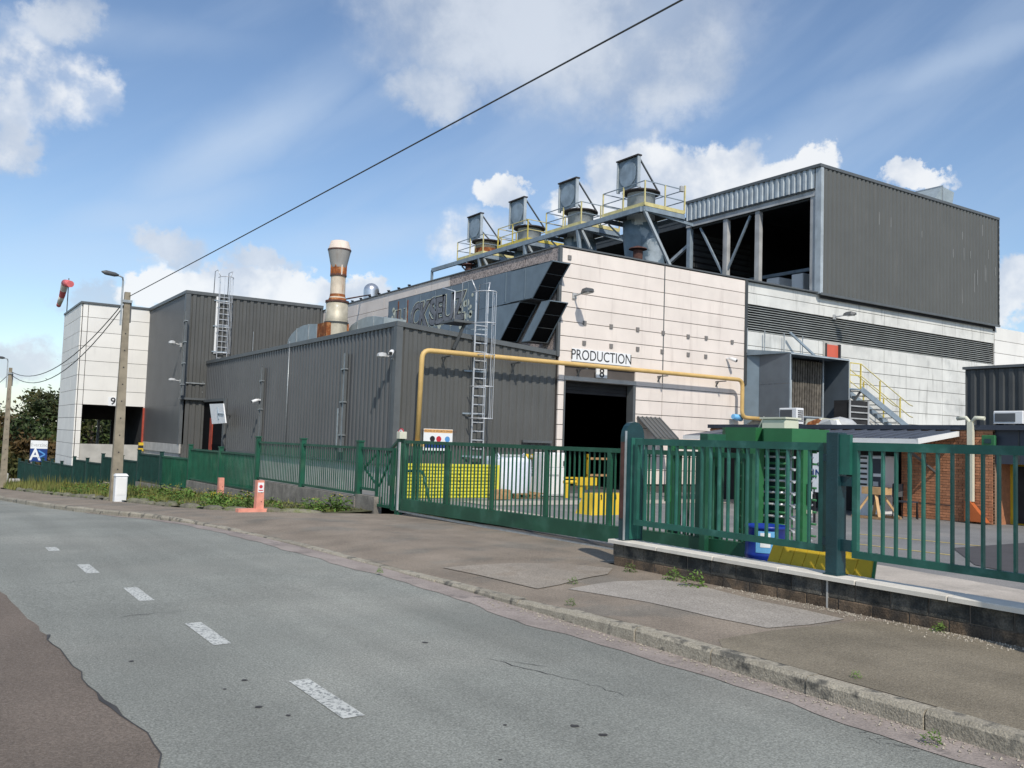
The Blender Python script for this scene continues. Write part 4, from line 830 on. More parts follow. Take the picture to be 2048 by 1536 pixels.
MB().box(XW-.1, XL+.02, YL1-.13, YL1+.25, 8.55, 8.66).build('roof_trim', M_TRIM, WT); MB().box(XW-.11, XW+.2, YL1+.25, YW1, 8.55, 8.66).build('roof_trim', M_TRIM, WT)
MB().box(XW+.2, XL, YL1+.25, YW1, 8.4, 8.54).build('roof', M_TRIMD, WT)
MB().box(XL-.14, XL-.0, YL1-.2, YL1-.04, .6, 2.9).build('red_column', M_REDJ, WT)
a = PY(196, 866, YW1-.4); MB().box(a.x-.07, a.x+.07, YW1-.5, YW1-.35, .6, 2.2).build('bay_post', M_LAMPL, WT)
HZ = thing('hazard_block', 'yellow and black striped bumper block at the red column', 'bumper', (XL-.2, YL1-.4, .4))
for i in range(3): MB().box(XL-.3, XL-.03, YL1-.42, YL1-.21, .45+.16*i, .61+.16*i).build('stripe_block', (M_YELO, M_DARK, M_YELO)[i], HZ)
a, b = PY(217, 794, YL1-.1), PY(235, 812, YL1-.1)
P9 = thing('number_sign', 'small white plate with a black 9 on the white block', 'sign', (a.x, YL1-.1, b.z))
MB().box(a.x, b.x, YL1-.11, YL1-.08, b.z, a.z).build('board', M_SIGNW, P9)
text('9', .56, P9, M_SIGNBLK, frame(((a.x+b.x)/2, YL1-.115, (a.z+b.z)/2), (1, 0, 0), (0, 0, 1)), 'lettering', .002, .01)
# tilted white plate with bracket by the annex entrance
c = PX(435, 829, 11.3); PL = thing('white_plate', 'tilted white square plate with grey bracket by the annex entrance', 'sign', c)
q = [PX(x, y, 11.3) for x, y in ((419, 808), (446, 807), (451, 846), (424, 848))]
MB().prism(q, (0, 0, 0), (.05, 0, 0)).build('plate', M_WHITEP, PL)
MB().beam(PX(435, 815, 11.28), PX(437, 838, 11.28), .05).build('bracket', M_STEEL, PL); MB().beam(PX(436, 827, 11.28), PX(447, 828, 11.28), .04).build('bracket_arm', M_STEEL, PL)
MB().beam((11.34, c.y, c.z), (XA-.05, c.y+.6, c.z), .06).build('stay', M_TRIM, PL)
# windsock
a = PX(135, 645, 7.5); WS = thing('windsock', 'red and white windsock hanging from a thin pole on the white block', 'windsock', (7.5, a.y-.0, 8.0))
t = PX(135, 565, 7.5); MB().tube([(7.42, a.y, 8.2), (7.42, a.y, t.z+.1)], .03, 8).build('pole', M_LAMP, WS)
pts = [PX(x, y, 7.3) for x, y in ((141, 568), (130, 566), (127, 580), (124, 592), (119, 606))]
for i in range(4): MB().tube([pts[i], pts[i].lerp(pts[i+1], .5), pts[i+1]], [[.20, .22, .22], [.22, .21, .20], [.20, .19, .18], [.18, .17, .15]][i], 12, i in (0, 3)).build('sock_band', (M_SOCKR, M_SOCKW, M_SOCKR, M_SOCKW)[i], WS)
MB().tube([pts[4], pts[4]+(pts[4]-pts[3])*.35], [.15, .14], 12).build('sock_band', M_SOCKR, WS)

# ------------------------------------------------------------------ caged ladders
def ladder(lbl, p0, xw, z0, z1, zc, out, wall_y, top=True):
    x = p0; T = thing('caged_ladder', lbl, 'ladder', (x, wall_y, z0)); y = wall_y-.24
    for s in (-1, 1):
        MB().beam((x+s*xw/2, y, z0), (x+s*xw/2, y, z1+(.9 if top else 0)), .05, .03).build('stile', M_LADDER, T)
    rm = MB().beam((-xw/2, 0, 0), (xw/2, 0, 0), .03).mesh('rung', M_LADDER)
    n = int((z1-z0)/.28)
    for i in range(n): rep('rung', rm, T, (x, y, z0+.2+i*.28))
    hp = [(x+math.cos(t)*.36, y-.02-max(0, math.sin(t))*.62, 0) for t in [math.pi*i/12 for i in range(13)]]
    zz = fr(zc, z1+.85, 1.1)
    hm = MB().tube([(a-x, b-y, 0) for a, b, _ in hp], .018, 6).mesh('hoop', M_LADDER)
    for z in zz: rep('hoop', hm, T, (x, y, z))
    for i in (1, 4, 6, 8, 11): MB().beam((hp[i][0], hp[i][1], zc), (hp[i][0], hp[i][1], z1+.85), .025, .012).build('cage_bar', M_LADDER, T)
    for z in fr(z0+.8, z1-.3, 1.3): MB().beam((x-.45, wall_y-.02, z), (x+xw/2, y, z), .04, .05).build('wall_bracket', M_STEEL, T)
    if top:
        for s in (-1, 1): MB().tube([(x+s*xw/2, y, z1+.9), (x+s*(xw/2+.12), y+.1, z1+1.25), (x+s*(xw/2+.1), y+.7, z1+1.25), (x+s*(xw/2+.1), y+.75, z1+.1)], .02, 6).build('grab_rail', M_LADDER, T)
    return T
lx = PY(957, 800, YAF-.28).x
ladder('tall galvanised caged ladder in front of the annex, behind the gas pipe', lx, .44, .35, 5.5, 2.35, .3, YAF-.05)
LD = thing('ladder_landing', 'small grey landing plate joining the tall ladder to the casing', 'platform', (lx, YAF, 5.2))
MB().box(lx-1.0, lx-.25, YAF-.3, YAF+.6, 5.35, 5.42).build('landing_plate', M_TRIM, LD); MB().beam((lx-.9, YAF-.1, 4.5), (lx-.5, YAF-.1, 5.34), .08).build('landing_bracket', M_TRIMD, LD)
MB().tube([(lx-1.0, YAF-.28, 5.42), (lx-1.0, YAF-.28, 6.3), (lx-1.0, YAF+.5, 6.5)], .022, 6).build('landing_rail', M_LADDER, LD)
lx2 = PY(446, 650, YA1-.3).x
ladder('galvanised caged ladder rising over the roof of the ladder hall', lx2, .5, 4.9, 8.6, 5.6, .3, YA1-.1)

# ------------------------------------------------------------------ gas pipe
GP = thing('gas_pipe', 'ochre yellow gas pipe running across the annex and hall fronts', 'pipe', (12.6, 24.1, 1.6))
def bend(pts, r=.3, n=5):
    out = [Vector(pts[0])]
    for a, b, c in zip(pts, pts[1:], pts[2:]):
        a, b, c = Vector(a), Vector(b), Vector(c); p = b+(a-b).normalized()*r; q = b+(c-b).normalized()*r
        for i in range(n+1):
            t = i/n; out.append(p*(1-t)**2+b*2*t*(1-t)+q*t*t)
    return out+[Vector(pts[-1])]
MB().tube(bend([(12.58, 24.1, 1.55), (12.63, 24.1, 4.33), (26.6, 24.1, 4.33), (26.6, 24.1, 2.88), (28.2, 24.1, 2.86)], .28), .078, 14).build('pipe', M_PIPE, GP)
for x in (13.6, 16.2, 18.9, 22.6, 25.6): MB().box(x-.03, x+.03, 24.02, YF, 4.20, 4.235).beam((x, 24.4, 4.22), (x, YF, 3.95), .04).build('bracket', M_TRIM, GP)
MB().box(12.4, 12.75, 23.98, 24.22, 1.42, 1.56).build('pipe_flange', M_PIPE, GP)
MB().beam((12.6, 24.1, 0), (12.6, 24.1, 1.45), .08).build('pipe_stand', M_STEEL, GP)
solo(MB().tube([PY(1466, 833, YF-.3), PY(1482, 836, YF-.3)], [.10, .14], 10), 'blue_bundle', M_BARRELL, 'small bright blue bundle on the white wall by the pipe', 'bundle', PY(1474, 834, YF-.3))  # blue bundle taken for a hose end, drawn as a flared tube

# ------------------------------------------------------------------ rusty chimney, ducts on the annex roof
cx, cy = 15.0, 36.75; dch = 39.1; zof = lambda y: PX(672, y, cx).z
CH = thing('rusty_chimney', 'tall cream chimney with rusty collars and flared cowl', 'chimney', (cx, cy, 4.8))
s = dch/1800
MB().lathe((cx, cy, 0), [(23*s, 4.7), (23*s, zof(640))], 28).build('base_section', M_CHIMB, CH)
MB().lathe((cx, cy, 0), [(24.5*s, zof(648)), (24.5*s, zof(645))], 28).build('flange', M_TRIMD, CH)
MB().lathe((cx, cy, 0), [(22*s, zof(645)), (22*s, zof(607)), (0, zof(607))], 28).build('lower_section', M_CHIMB, CH)
MB().lathe((cx, cy, 0), [(23.5*s, zof(607)), (23.5*s, zof(603)), (15*s, zof(602))], 28).build('flange', M_RUSTD, CH)
MB().lathe((cx, cy, 0), [(18.5*s, zof(603)), (15*s, zof(592)), (14.6*s, zof(549))], 28).build('middle_section', M_CHIM, CH)
MB().lathe((cx, cy, 0), [(18.7*s, zof(602.5)), (16.5*s, zof(597)), (15.4*s, zof(592.5)), (15.2*s, zof(590))], 28).build('rust_skirt', M_RUST, CH)
MB().lathe((cx, cy, 0), [(16.5*s, zof(555)), (16.5*s, zof(551)), (14*s, zof(550))], 24).build('flange', M_RUSTD, CH)
MB().lathe((cx, cy, 0), [(15.2*s, zof(553)), (15.6*s, zof(538)), (13*s, zof(537))], 24).build('collar', M_RUST, CH)
for i in range(8):
    t = 2*math.pi*i/8; MB().beam((cx+math.cos(t)*15.8*s, cy+math.sin(t)*15.8*s, zof(553)), (cx+math.cos(t)*16*s, cy+math.sin(t)*16*s, zof(534)), .05).build('collar_rib', M_CHIMW if i % 3 == 0 else M_RUST, CH)
MB().lathe((cx, cy, 0), [(15*s, zof(540)), (23*s, zof(504))], 28).build('cone', M_CHIMG, CH)
MB().lathe((cx, cy, 0), [(23.5*s, zof(505)), (23.5*s, zof(502.5)), (22*s, zof(502))], 28).build('rim', M_RUSTD, CH)
MB().lathe((cx, cy, 0), [(22.8*s, zof(503)), (17.5*s, zof(487)), (13*s, zof(485.5)), (10*s, zof(490))], 28).build('cap', M_CHIMW, CH)
def arcduct(lbl, x0, x1, pts, m=M_DUCT):
    T = thing('roof_duct', lbl, 'duct', (x0, pts[0].y, 4.9)); zb = 4.7; k = MB(); n = len(pts)
    vs = [(x, p.y, p.z) for x in (x0, x1) for p in pts]+[(x, p.y, zb) for x in (x0, x1) for p in pts]; fs = []
    for i in range(n-1): fs += [(i, i+1, n+i+1, n+i), (2*n+i, 2*n+i+1, i+1, i), (n+i, n+i+1, 3*n+i+1, 3*n+i)]
    fs += [(0, n, 3*n, 2*n), (n-1, 3*n-1, 4*n-1, 2*n-1)]
    k.add(vs, fs).build('duct_body', m, T)
    for i in (n//2, n-2): MB().box(x0-.03, x0-.002, pts[i].y-.03, pts[i].y+.03, zb+.3, pts[i].z).build('seam', M_GALV, T)
    return T
xd = 14.4
T = arcduct('curved galvanised duct on the far side of the rusty chimney', xd, xd+1.1, [PX(x, y, xd) for x, y in ((574, 690), (577, 678), (584, 667), (594, 657), (606, 651), (618, 648), (634, 648))])
a, b = PX(634, 648, xd), PX(652, 648, xd); MB().box(xd+.02, xd+1.05, b.y, a.y, 4.7, a.z).build('rusty_sleeve', M_RUST, T)
arcduct('curved galvanised duct between the rusty chimney and the hall wall', xd+1.2, xd+2.2, [PX(x, y, xd+1.2) for x, y in ((688, 672), (694, 662), (703, 650), (716, 641), (732, 634), (748, 632), (768, 635))])
a, b = PX(764, 634, XH-.1), PX(774, 648, XH-.1)
LV2 = thing('wall_louvre', 'small black slatted louvre in the pink side wall', 'louvre', (XH-.08, a.y, b.z))
MB().box(XH-.075, XH-.06, b.y, a.y, b.z, a.z).build('louvre_back', M_BLACK, LV2)
for i in range(4): MB().box(XH-.11, XH-.08, b.y, a.y, b.z+.02+i*(a.z-b.z)/4, b.z+.08+i*(a.z-b.z)/4).build('slat', M_LAMPL, LV2)
a = PX(742, 600, 20.0); r = 15.5*48.5/1800
SD = thing('silver_duct', 'round silver duct elbow on the hall roof edge', 'duct', (20, a.y, 8.2))
zt = PX(742, 567, 20.0).z
MB().lathe((20, a.y, 0), [(r, 8.1), (r, zt-r)]+[(r*math.cos(t), zt-r+r*math.sin(t)) for t in [math.pi/2*i/8 for i in range(1, 9)]], 24).build('elbow', M_SILVER, SD)
MB().lathe((20, a.y, 0), [(r*1.03, 8.7), (r*1.03, 8.76)], 20).build('band', M_GALV, SD)
solo(MB().tube([(cx+.3, cy-.1, PX(690, 593, cx).z), (20, a.y, PX(725, 594, 20).z)], .035, 6), 'stay_rod', M_RUSTD, 'thin rusty stay rod from the chimney to the silver duct', 'rod', (cx+.3, cy-.1, PX(690, 593, cx).z))

# ------------------------------------------------------------------ air intake box, stair, AC units
YH, XHB = 22.66, 27.6; hr = PY(1697, 760, YH); zt = PY(1580, 706, YH).z; zb = PY(1578, 832, YH).z
AI = thing('air_intake', 'big dark grey box air intake with hanging filter strips', 'air intake', (XHB, YH, zb))
MB().box(XHB-.04, XHB, YH, 24.1, zb+1.25, zt).build('side_panel', M_SLATE, AI); MB().box(XHB-.04, XHB, YH, 24.1, zb, zb+1.24).build('side_panel', M_SLATE, AI)
MB().add([(XHB-.02, 24.11, zb), (XHB-.02, 24.11, zt), (27.25, YF, zt), (27.25, YF, zb-.4)], [(0, 1, 2, 3)]).build('flare_panel', M_BLUE2, AI)
MB().hull8([(XHB-.04, YH, zt+.002), (hr.x+.04, YH, zt+.002), (hr.x+.04, YF, zt+.002), (27.25, YF, zt+.002), (XHB-.04, YH, zt+.04), (hr.x+.04, YH, zt+.04), (hr.x+.04, YF, zt+.25), (27.25, YF, zt+.25)]).build('top_panel', M_BLUE2, AI)
MB().box(hr.x, hr.x+.04, YH, YF, zb, zt).build('side_panel', M_SLATE, AI)
MB().box(XHB-.04, hr.x+.04, YH, YF, zb-.04, zb-.002).build('bottom_panel', M_SLATE, AI)
k = MB(); k.box(XHB, XHB+.04, YH-.02, YH+.02, zb, zt); k.box(hr.x-.0, hr.x+.05, YH-.02, YH+.02, zb, zt); k.box(XHB, hr.x, YH-.02, YH+.02, zt-.03, zt+.02); k.build('front_frame', M_STEELL, AI)
fx1 = XHB+(hr.x-XHB)*.86; nst = 20
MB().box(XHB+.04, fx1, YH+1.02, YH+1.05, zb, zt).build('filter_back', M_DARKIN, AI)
for i in range(nst):
    x = XHB+.05+(fx1-XHB-.06)*i/nst; w = (fx1-XHB-.06)/nst*.7; MB().hull8([(x, YH+.9, zb+.1), (x+w, YH+.9, zb+.1), (x+w, YH+1.0, zb+.1), (x, YH+1.0, zb+.1), (x, YH+.86, zt-.1), (x+w, YH+.86, zt-.1), (x+w, YH+1.0, zt-.1), (x, YH+1.0, zt-.1)]).build('filter_strip', M_FILTER, AI)
for x in (XHB+.04, XHB+(fx1-XHB)*.36, fx1): MB().beam((x, YH+.84, zb), (x, YH+.84, zt), .05).build('filter_post', M_STEELL, AI)
MB().beam((XHB+.04, YH+.84, zb+.06), (fx1, YH+.84, zb+.06), .06).build('filter_sill', M_STEELL, AI)
for px in (1494, 1529, 1568, 1605):
    x = PY(px, 690, YF-.1).x; MB().beam((x, YF-.1, zt+.1), (x, YF-.1, 6.45), .035).build('hanger_rod', M_GALV, AI)
MB().beam(PY(1580, 665, YF-.25), PY(1632, 714, YF-.6), .08).build('hanger_strut', M_STEEL, AI)
for (x, y) in ((XHB+.1, YH+.2), (hr.x-.1, YH+.2)): MB().beam((x, y, 0), (x, y, zb-.03), .14).build('support_leg', M_TRIMD, AI)
# stair
ST = thing('roof_stair', 'blue grey steel stair with yellow handrails by the louvre wall', 'stairs', (34, 23.5, 2.4))
ya, yb = 23.3, 24.1; p0 = PY(1722, 778, ya); p1 = PY(1800, 842, ya)
dv = (p1-p0); q0 = p0; q1 = p0+dv*1.25
for y in (ya, yb): MB().beam((q0.x, y, q0.z), (q1.x, y, q1.z), .06, .24).build('stringer', M_STEEL, ST)
tm = MB().box(-.13, .13, 0, yb-ya-.06, -.015, .015).mesh('tread', M_GALV)
for i in range(9): t = (i+.5)/9; rep('tread', tm, ST, (q0.x+(q1.x-q0.x)*t, ya+.03, q0.z+(q1.z-q0.z)*t))
pl0 = PY(1698, 778, ya).x
MB().box(pl0, q0.x+.05, ya, YF-.05, q0.z-.05, q0.z).build('landing', M_STEEL, ST)
for x in (pl0+.05, q0.x): MB().beam((x, ya+.02, q0.z), (x, ya+.02, q0.z+1.05), .05).build('rail_post', M_YEL, ST)
MB().beam((q0.x, yb, q0.z), (q0.x, yb, q0.z+1.05), .05).build('rail_post', M_YEL, ST)
for z in (.55, 1.05): MB().beam((pl0, ya+.02, q0.z+z), (q0.x, ya+.02, q0.z+z), .04).build('landing_rail', M_YEL, ST)
for y in (ya, yb):
    for t in (.38, .80): MB().beam((q0.x+(q1.x-q0.x)*t, y, q0.z+(q1.z-q0.z)*t), (q0.x+(q1.x-q0.x)*t, y, q0.z+(q1.z-q0.z)*t+1.0), .05).build('rail_post', M_YEL, ST)
    for z in (.55, 1.05): MB().tube([(q0.x, y, q0.z+z), (q1.x, y, q1.z+z), (q1.x+.25, y, q1.z+z-.05)], .022, 6).build('hand_rail', M_YELP, ST)
MB().beam((pl0+.1, ya+.1, 0), (pl0+.1, ya+.1, q0.z-.05), .1).build('landing_leg', M_TRIMD, ST)
MB().beam((pl0+.1, ya+.1, q0.z-.9), (q0.x+.1, ya+.1, q0.z-.1), .07).build('landing_brace', M_TRIMD, ST)
# crates stacked under the stair
CRT = thing('crate_stack', 'tall grey slatted cage stacked under the roof stair', 'crate', (PY(1716, 840, 22.4).x, 22.4, 2.44))
a, b = PY(1698, 800, 22.4), PY(1735, 840, 22.4)
MB().box(a.x, b.x, 22.4, 23.1, 2.44, a.z).build('cage_body', M_DARKIN, CRT)
for i in range(5): MB().box(a.x-.02, b.x+.02, 22.36, 22.39, 2.5+i*.2*(a.z-2.5), 2.55+i*.2*(a.z-2.5)).build('slat', M_STONEW, CRT)
for x in (a.x, b.x): MB().box(x-.04, x+.04, 22.34, 22.38, 2.44, a.z+.02).build('post', M_STONEW, CRT)

# ------------------------------------------------------------------ brick building
XB = 22.03; ZB = 2.42
BR = thing('brick_building', 'low orange brick outbuilding with dark flat roof edge', 'building', (XB, 9, 0))
yb0, yb1 = PX(1985, 950, XB).y, PX(1803, 950, XB).y      # visible brick pier
yL = PX(1420, 850, XB).y
MB().box(XB+.02, XB+.25, yb0, yb1, -.1, ZB-.1).build('brick_backing', M_BRMORT, BR)
bm_ = MB().box(0, .11, 0, .205, 0, .058).mesh('brick', M_BRICK)
bw, bh = .217, .069; rows = int((ZB-.12)/bh); cnt = 0; rest = MB()
cand = []
for r_ in range(rows):
    off = (r_ % 2)*bw/2; y = yb0-off
    while y < yb1-.02:
        a_, b_ = max(y, yb0), min(y+bw-.012, yb1)
        if b_-a_ > .03: cand.append((r_, a_, b_))
        y += bw
for i, (r_, a_, b_) in enumerate(cand):
    if cnt < 298 and b_-a_ > .19: rep('brick', bm_, BR, (XB+rg.uniform(-.004, .004), a_, .02+r_*bh)); cnt += 1
    else: rest.box(XB+rg.uniform(-.004, .004), XB+.1, a_, b_, .02+r_*bh, .02+r_*bh+.058)
# left part of facade above the entrance: brick strip
for (ya_, yc_) in ((yb1+1.25, yL),):
    for r_ in range(4):
        y = ya_-(r_ % 2)*bw/2
        while y < yc_-.05: rest.box(XB+rg.uniform(-.004, .004), XB+.1, max(y, ya_), min(y+bw-.012, yc_), ZB-.12-.07*(r_+1), ZB-.12-.07*r_-.012); y += bw
o = rest.build('brick_courses', M_BRICK, BR); o['kind'] = 'stuff'
MB().box(XB+.03, XB+.25, yb1+1.25, yL, 1.9, ZB-.1).build('brick_backing', M_BRMORT, BR)
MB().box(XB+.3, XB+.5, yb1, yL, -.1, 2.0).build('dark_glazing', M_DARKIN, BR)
MB().box(XB-.02, XB+.05, yb1+.02, yb1+1.23, 1.75, ZB-.1).build('navy_panel', M_NAVY, BR)
for i in range(3): MB().box(XB-.03, XB-.021, yb1+.02+i*.42, yb1+.05+i*.42, 1.75, ZB-.1).build('panel_rib', M_TRIMD, BR)
MB().box(XB-.06, 28, 2, yL+.05, ZB-.1, ZB+.02).build('roof_slab', M_NAVY, BR)
# right recess
MB().box(XB+.1, XB+.2, 2, yb0-.02, 1.5, ZB-.1).build('navy_panel', M_NAVY, BR)
for i in range(12): MB().box(XB+.085, XB+.099, yb0-.6-i*.6, yb0-.57-i*.6, 1.5, ZB-.1).build('panel_rib', M_TRIMD, BR)
MB().box(XB+.9, XB+1.0, 2, yb0-.02, -.1, 1.5).build('recess_wall', M_BRICK, BR)
MB().box(XB+.26, XB+.9, yb0, yb0+.2, -.1, ZB-.1).build('recess_side', M_BRICK, BR)
p = PX(2022, 990, XB+.85); MB().box(XB+.82, XB+.89, p.y-.9, p.y, 0, 1.5).build('yellow_door', M_YELO, BR)
MB().box(XB+.79, XB+.815, p.y-.8, p.y-.12, .05, 1.45).build('door_leaf', M_DARKIN, BR)
k = MB(); k.box(27.9, 28, 2, yL, -.1, ZB-.1); k.box(XB+.5, 27.9, yL-.1, yL, -.1, ZB-.1); k.build('rear_wall', M_BRMORT, BR)
# downpipe
p = PX(1941, 900, XB-.1); DP = thing('downpipe', 'white square downpipe with orange guard on the brick pier', 'pipe', (XB-.1, p.y, 0))
MB().box(XB-.14, XB-.04, p.y-.07, p.y+.07, PX(1941, 1003, XB-.1).z, ZB+.1).build('pipe', M_CREAM, DP)
MB().hull8([(XB-.2, p.y-.45, .06), (XB-.03, p.y-.45, .06), (XB-.03, p.y+.1, .06), (XB-.2, p.y+.1, .06), (XB-.18, p.y-.02, .55), (XB-.03, p.y-.02, .55), (XB-.03, p.y+.1, .55), (XB-.18, p.y+.1, .55)]).build('guard', M_ORANGE, DP)
for s_ in (-1, 1): MB().tube([(XB-.09, p.y, ZB+.05), (XB-.09, p.y+s_*.12, ZB+.2), (XB-.09, p.y+s_*.35, ZB+.18)], .05, 8).build('gutter_arm', M_CREAM, DP)
p = PX(1978, 882, XB-.05); EL = thing('green_box', 'small green box light on the brick pier', 'lamp', (XB-.05, p.y, p.z))
MB().bev(XB-.1, XB-.015, p.y-.17, p.y+.17, p.z-.12, p.z+.14, .02).build('case', M_GREENB, EL); MB().box(XB-.115, XB-.101, p.y-.08, p.y+.08, p.z-.06, p.z+.05).build('lens', M_GREEND, EL)
# canopy
cf = PX(1836, 882, 20.3); cw = PX(1925, 866, XB); yE = cf.y
CN = thing('canopy', 'flat lean-to canopy with white edge over the brick entrance', 'canopy', (XB, yE, 1.9))
zf, zw = cf.z+.03, cf.z+.27; yl_ = yL-.6
MB().hull8([(20.3, yE, zf-.02), (XB-.02, yE, zw-.02), (XB-.02, yl_, zw-.02), (20.3, yl_, zf-.02), (20.3, yE, zf+.03), (XB-.02, yE, zw+.03), (XB-.02, yl_, zw+.03), (20.3, yl_, zf+.03)]).build('sheet', M_ROOFB, CN)
for i in range(18): y = yE+.2+i*.4; MB().beam((20.28, y, zf+.045), (XB-.02, y, zw+.045), .05, .03).build('rib', M_ROOFB, CN)
MB().box(20.22, 20.296, yE-.02, yl_, zf-.1, zf+.02).build('front_edge', M_WHITE, CN)
MB().beam((20.22, yE-.03, zf-.04), (XB-.02, yE-.03, zw-.04), .05, .13).build('end_edge', M_WHITE, CN)
for y in (yE+.6, yE+3.2, yE+5.5): MB().beam((20.4, y, zf-.05), (XB, y, zf-.8), .05).build('bracket', M_TRIM, CN)
# things below canopy
p = PX(1740, 980, 21.3); VM = thing('vending_machine', 'white vending machine with a row of black slots under the canopy', 'vending machine', (21.3, p.y, 0))
y0_, y1_ = PX(1765, 950, 21.2).y, PX(1716, 950, 21.2).y; zt = PX(1740, 911, 21.2).z
MB().bev(21.2, 21.9, y0_, y1_, .0, zt, .03).build('case', M_WHITEP, VM); ym = PX(1738, 950, 21.2).y
MB().box(21.17, 21.199, y0_+.05, ym, .30, zt-.08).build('dark_front', M_NAVY, VM)
for i in range(6): MB().box(21.175, 21.199, ym+.06, y1_-.04, .80+i*.14, .85+i*.14).build('slot', M_SIGNBLK, VM)
MB().box(21.16, 21.17, ym-.4, ym-.15, zt-.55, zt-.47).build('badge', M_WHITEP, VM); MB().box(21.16, 21.169, ym-.3, ym-.15, zt-.8, zt-.68).build('panel_plate', M_LAMPL, VM)
p = PX(1643, 945, 17.5); BN = thing('banner', 'white advertising banner with dark lettering behind the turnstile', 'banner', (17.5, p.y, 0))
y0_, y1_ = PX(1657, 945, 17.5).y, PX(1625, 945, 17.5).y; zt_, zb_ = PX(1643, 905, 17.5).z, PX(1643, 985, 17.5).z
MB().box(17.5, 17.53, y0_-.3, y1_, zb_, zt_).build('panel', M_SIGNW, BN); k = MB()
for y in (y0_-.25, y1_-.05): k.beam((17.52, y, 0), (17.52, y, zb_+.1), .04)
k.build('stand', M_DARK, BN)
text('IMPA', .30, BN, M_SIGNBLUE, frame((17.495, (y0_+y1_)/2-.1, (zt_+zb_)/2-.05), (0, -1, 0), (0, 0, 1)), 'lettering', .002)
text('ed Po', .17, BN, M_SIGNBLK, frame((17.495, (y0_+y1_)/2-.1, (zt_+zb_)/2+.2), (0, -1, 0), (0, 0, 1)), 'lettering', .002)
p = PZ(1750, 1037, 0); SW = thing('sawhorse', 'raw timber trestle standing by the vending machine', 'trestle', (20.6, p.y, 0)); pz = PX(1750, 985, 20.6).z
for dx in (-.25, .25):
    for sy in (-1, 1): MB().beam((20.6+dx*1.6, p.y+sy*.36, .05), (20.6+dx*.5, p.y+sy*.06, pz), .07, .05).build('leg', M_WOODL, SW)
    MB().beam((20.6+dx*1.6, p.y-.42, .04), (20.6+dx*1.6, p.y+.42, .04), .08, .06).build('foot', M_WOOD, SW)
MB().box(20.4, 20.8, p.y-.3, p.y+.3, pz-.04, pz+.14).build('top_beam', M_WOODL, SW)
p = PZ(1815, 1038, 0); CHR = thing('metal_chair', 'dark grey chair against the brick wall', 'chair', (p.x, p.y, 0)); a = Vector((p.x-.1, p.y, 0))
MB().box(a.x-.22, a.x+.22, a.y-.22, a.y+.22, .43, .46).build('seat', M_NAVY, CHR); MB().box(a.x-.2, a.x+.2, a.y+.2, a.y+.24, .55, .88).build('backrest', M_LAMP, CHR)
for sx_ in (-.2, .2):
    for sy in (-.2, .2): MB().beam((a.x+sx_, a.y+sy*1.1, 0), (a.x+sx_, a.y+sy, .9 if sy > 0 else .44), .025).build('leg', M_DARK, CHR)
a, b = PX(1833, 1012, XB-.4), PX(1905, 1018, XB-.4); BRK = thing('bike_rail', 'low black tube rail along the foot of the brick wall', 'rail', (XB-.4, b.y, 0))
MB().tube([(XB-.4, a.y, .01), (XB-.4, a.y, .42), (XB-.4, b.y, .42), (XB-.4, b.y, .01)], .016, 6).build('rail', M_DARK, BRK)
# dark corrugated plant box on roof & AC
PBX = thing('rooftop_container', 'dark brown ribbed plant container on the brick roof', 'container', (23.4, 9, ZB)); xq = 23.4
yq = PX(1930, 790, xq).y; zq = PX(1930, 738, xq).z
k = MB(); corr(k, (xq, 3), (xq, yq-.02), ZB+.02, zq-.05, (-1, 0), .25, .04, flip=True); k.build('front_cladding', M_TRIMD, PBX)
MB().box(xq+.02, 27.5, 3, yq, ZB+.02, zq-.02).build('body', M_TRIMD, PBX); MB().box(xq-.08, 27.5, 3, yq+.03, zq-.018, zq+.05).build('roof_trim', M_TRIM, PBX)
def acunit(lbl, x, y0, y1, z0, z1, fan=True):
    T = thing('air_conditioner', lbl, 'air conditioner', (x, y0, z0), 'air conditioning units on the brick roof')
    MB().bev(x, x+.35, y0, y1, z0, z1, .02).build('case', M_WHITEP, T)
    MB().box(x-.012, x-.001, y0+.25*(y1-y0), y1-.05, z0+.05, z1-.06).build('grille', M_LAMP, T)
    for i in range(6): MB().box(x+.06, x+.30, y0-.012, y0-.001, z0+.08+i*(z1-z0-.12)/6, z0+.11+i*(z1-z0-.12)/6).build('side_slot', M_DARK, T)
    MB().box(x+.02, x+.33, y0+.05, y0+.1, ZB+.015, z0).build('foot', M_DARK, T); MB().box(x+.02, x+.33, y1-.1, y1-.05, ZB+.015, z0).build('foot', M_DARK, T)
a, b = PX(1986, 822, 22.6), PX(2046, 845, 22.6); acunit('white air conditioner in front of the dark rooftop container', 22.6, b.y, a.y, ZB+.08, a.z)
a, b = PX(1558, 816, 22.8), PX(1593, 845, 22.8); acunit('white air conditioner below the filter strips of the air intake', 22.8, b.y, a.y, ZB+.08, a.z)
a = PX(1645, 838, 22.7); RB = thing('rubble_heap', 'torn pale sheeting bundle lying on the brick roof edge', 'debris', (22.7, a.y, ZB))
for i in range(5):
    c = Vector((22.7+rg.uniform(-.1, .3), a.y+rg.uniform(-.5, .5), ZB+.12)); MB().hull8([c+Vector((sx_*.25*rg.uniform(.6, 1), sy*.25*rg.uniform(.6, 1), -.08)) for sx_, sy in ((-1, -1), (1, -1), (1, 1), (-1, 1))]+[c+Vector((sx_*.2*rg.uniform(.4, 1), sy*.2*rg.uniform(.4, 1), rg.uniform(.03, .14))) for sx_, sy in ((-1, -1), (1, -1), (1, 1), (-1, 1))]).build('sheet_piece', (M_CREAM, M_RUST, M_WHITEP, M_CREAM, M_LAMPL)[i], RB)
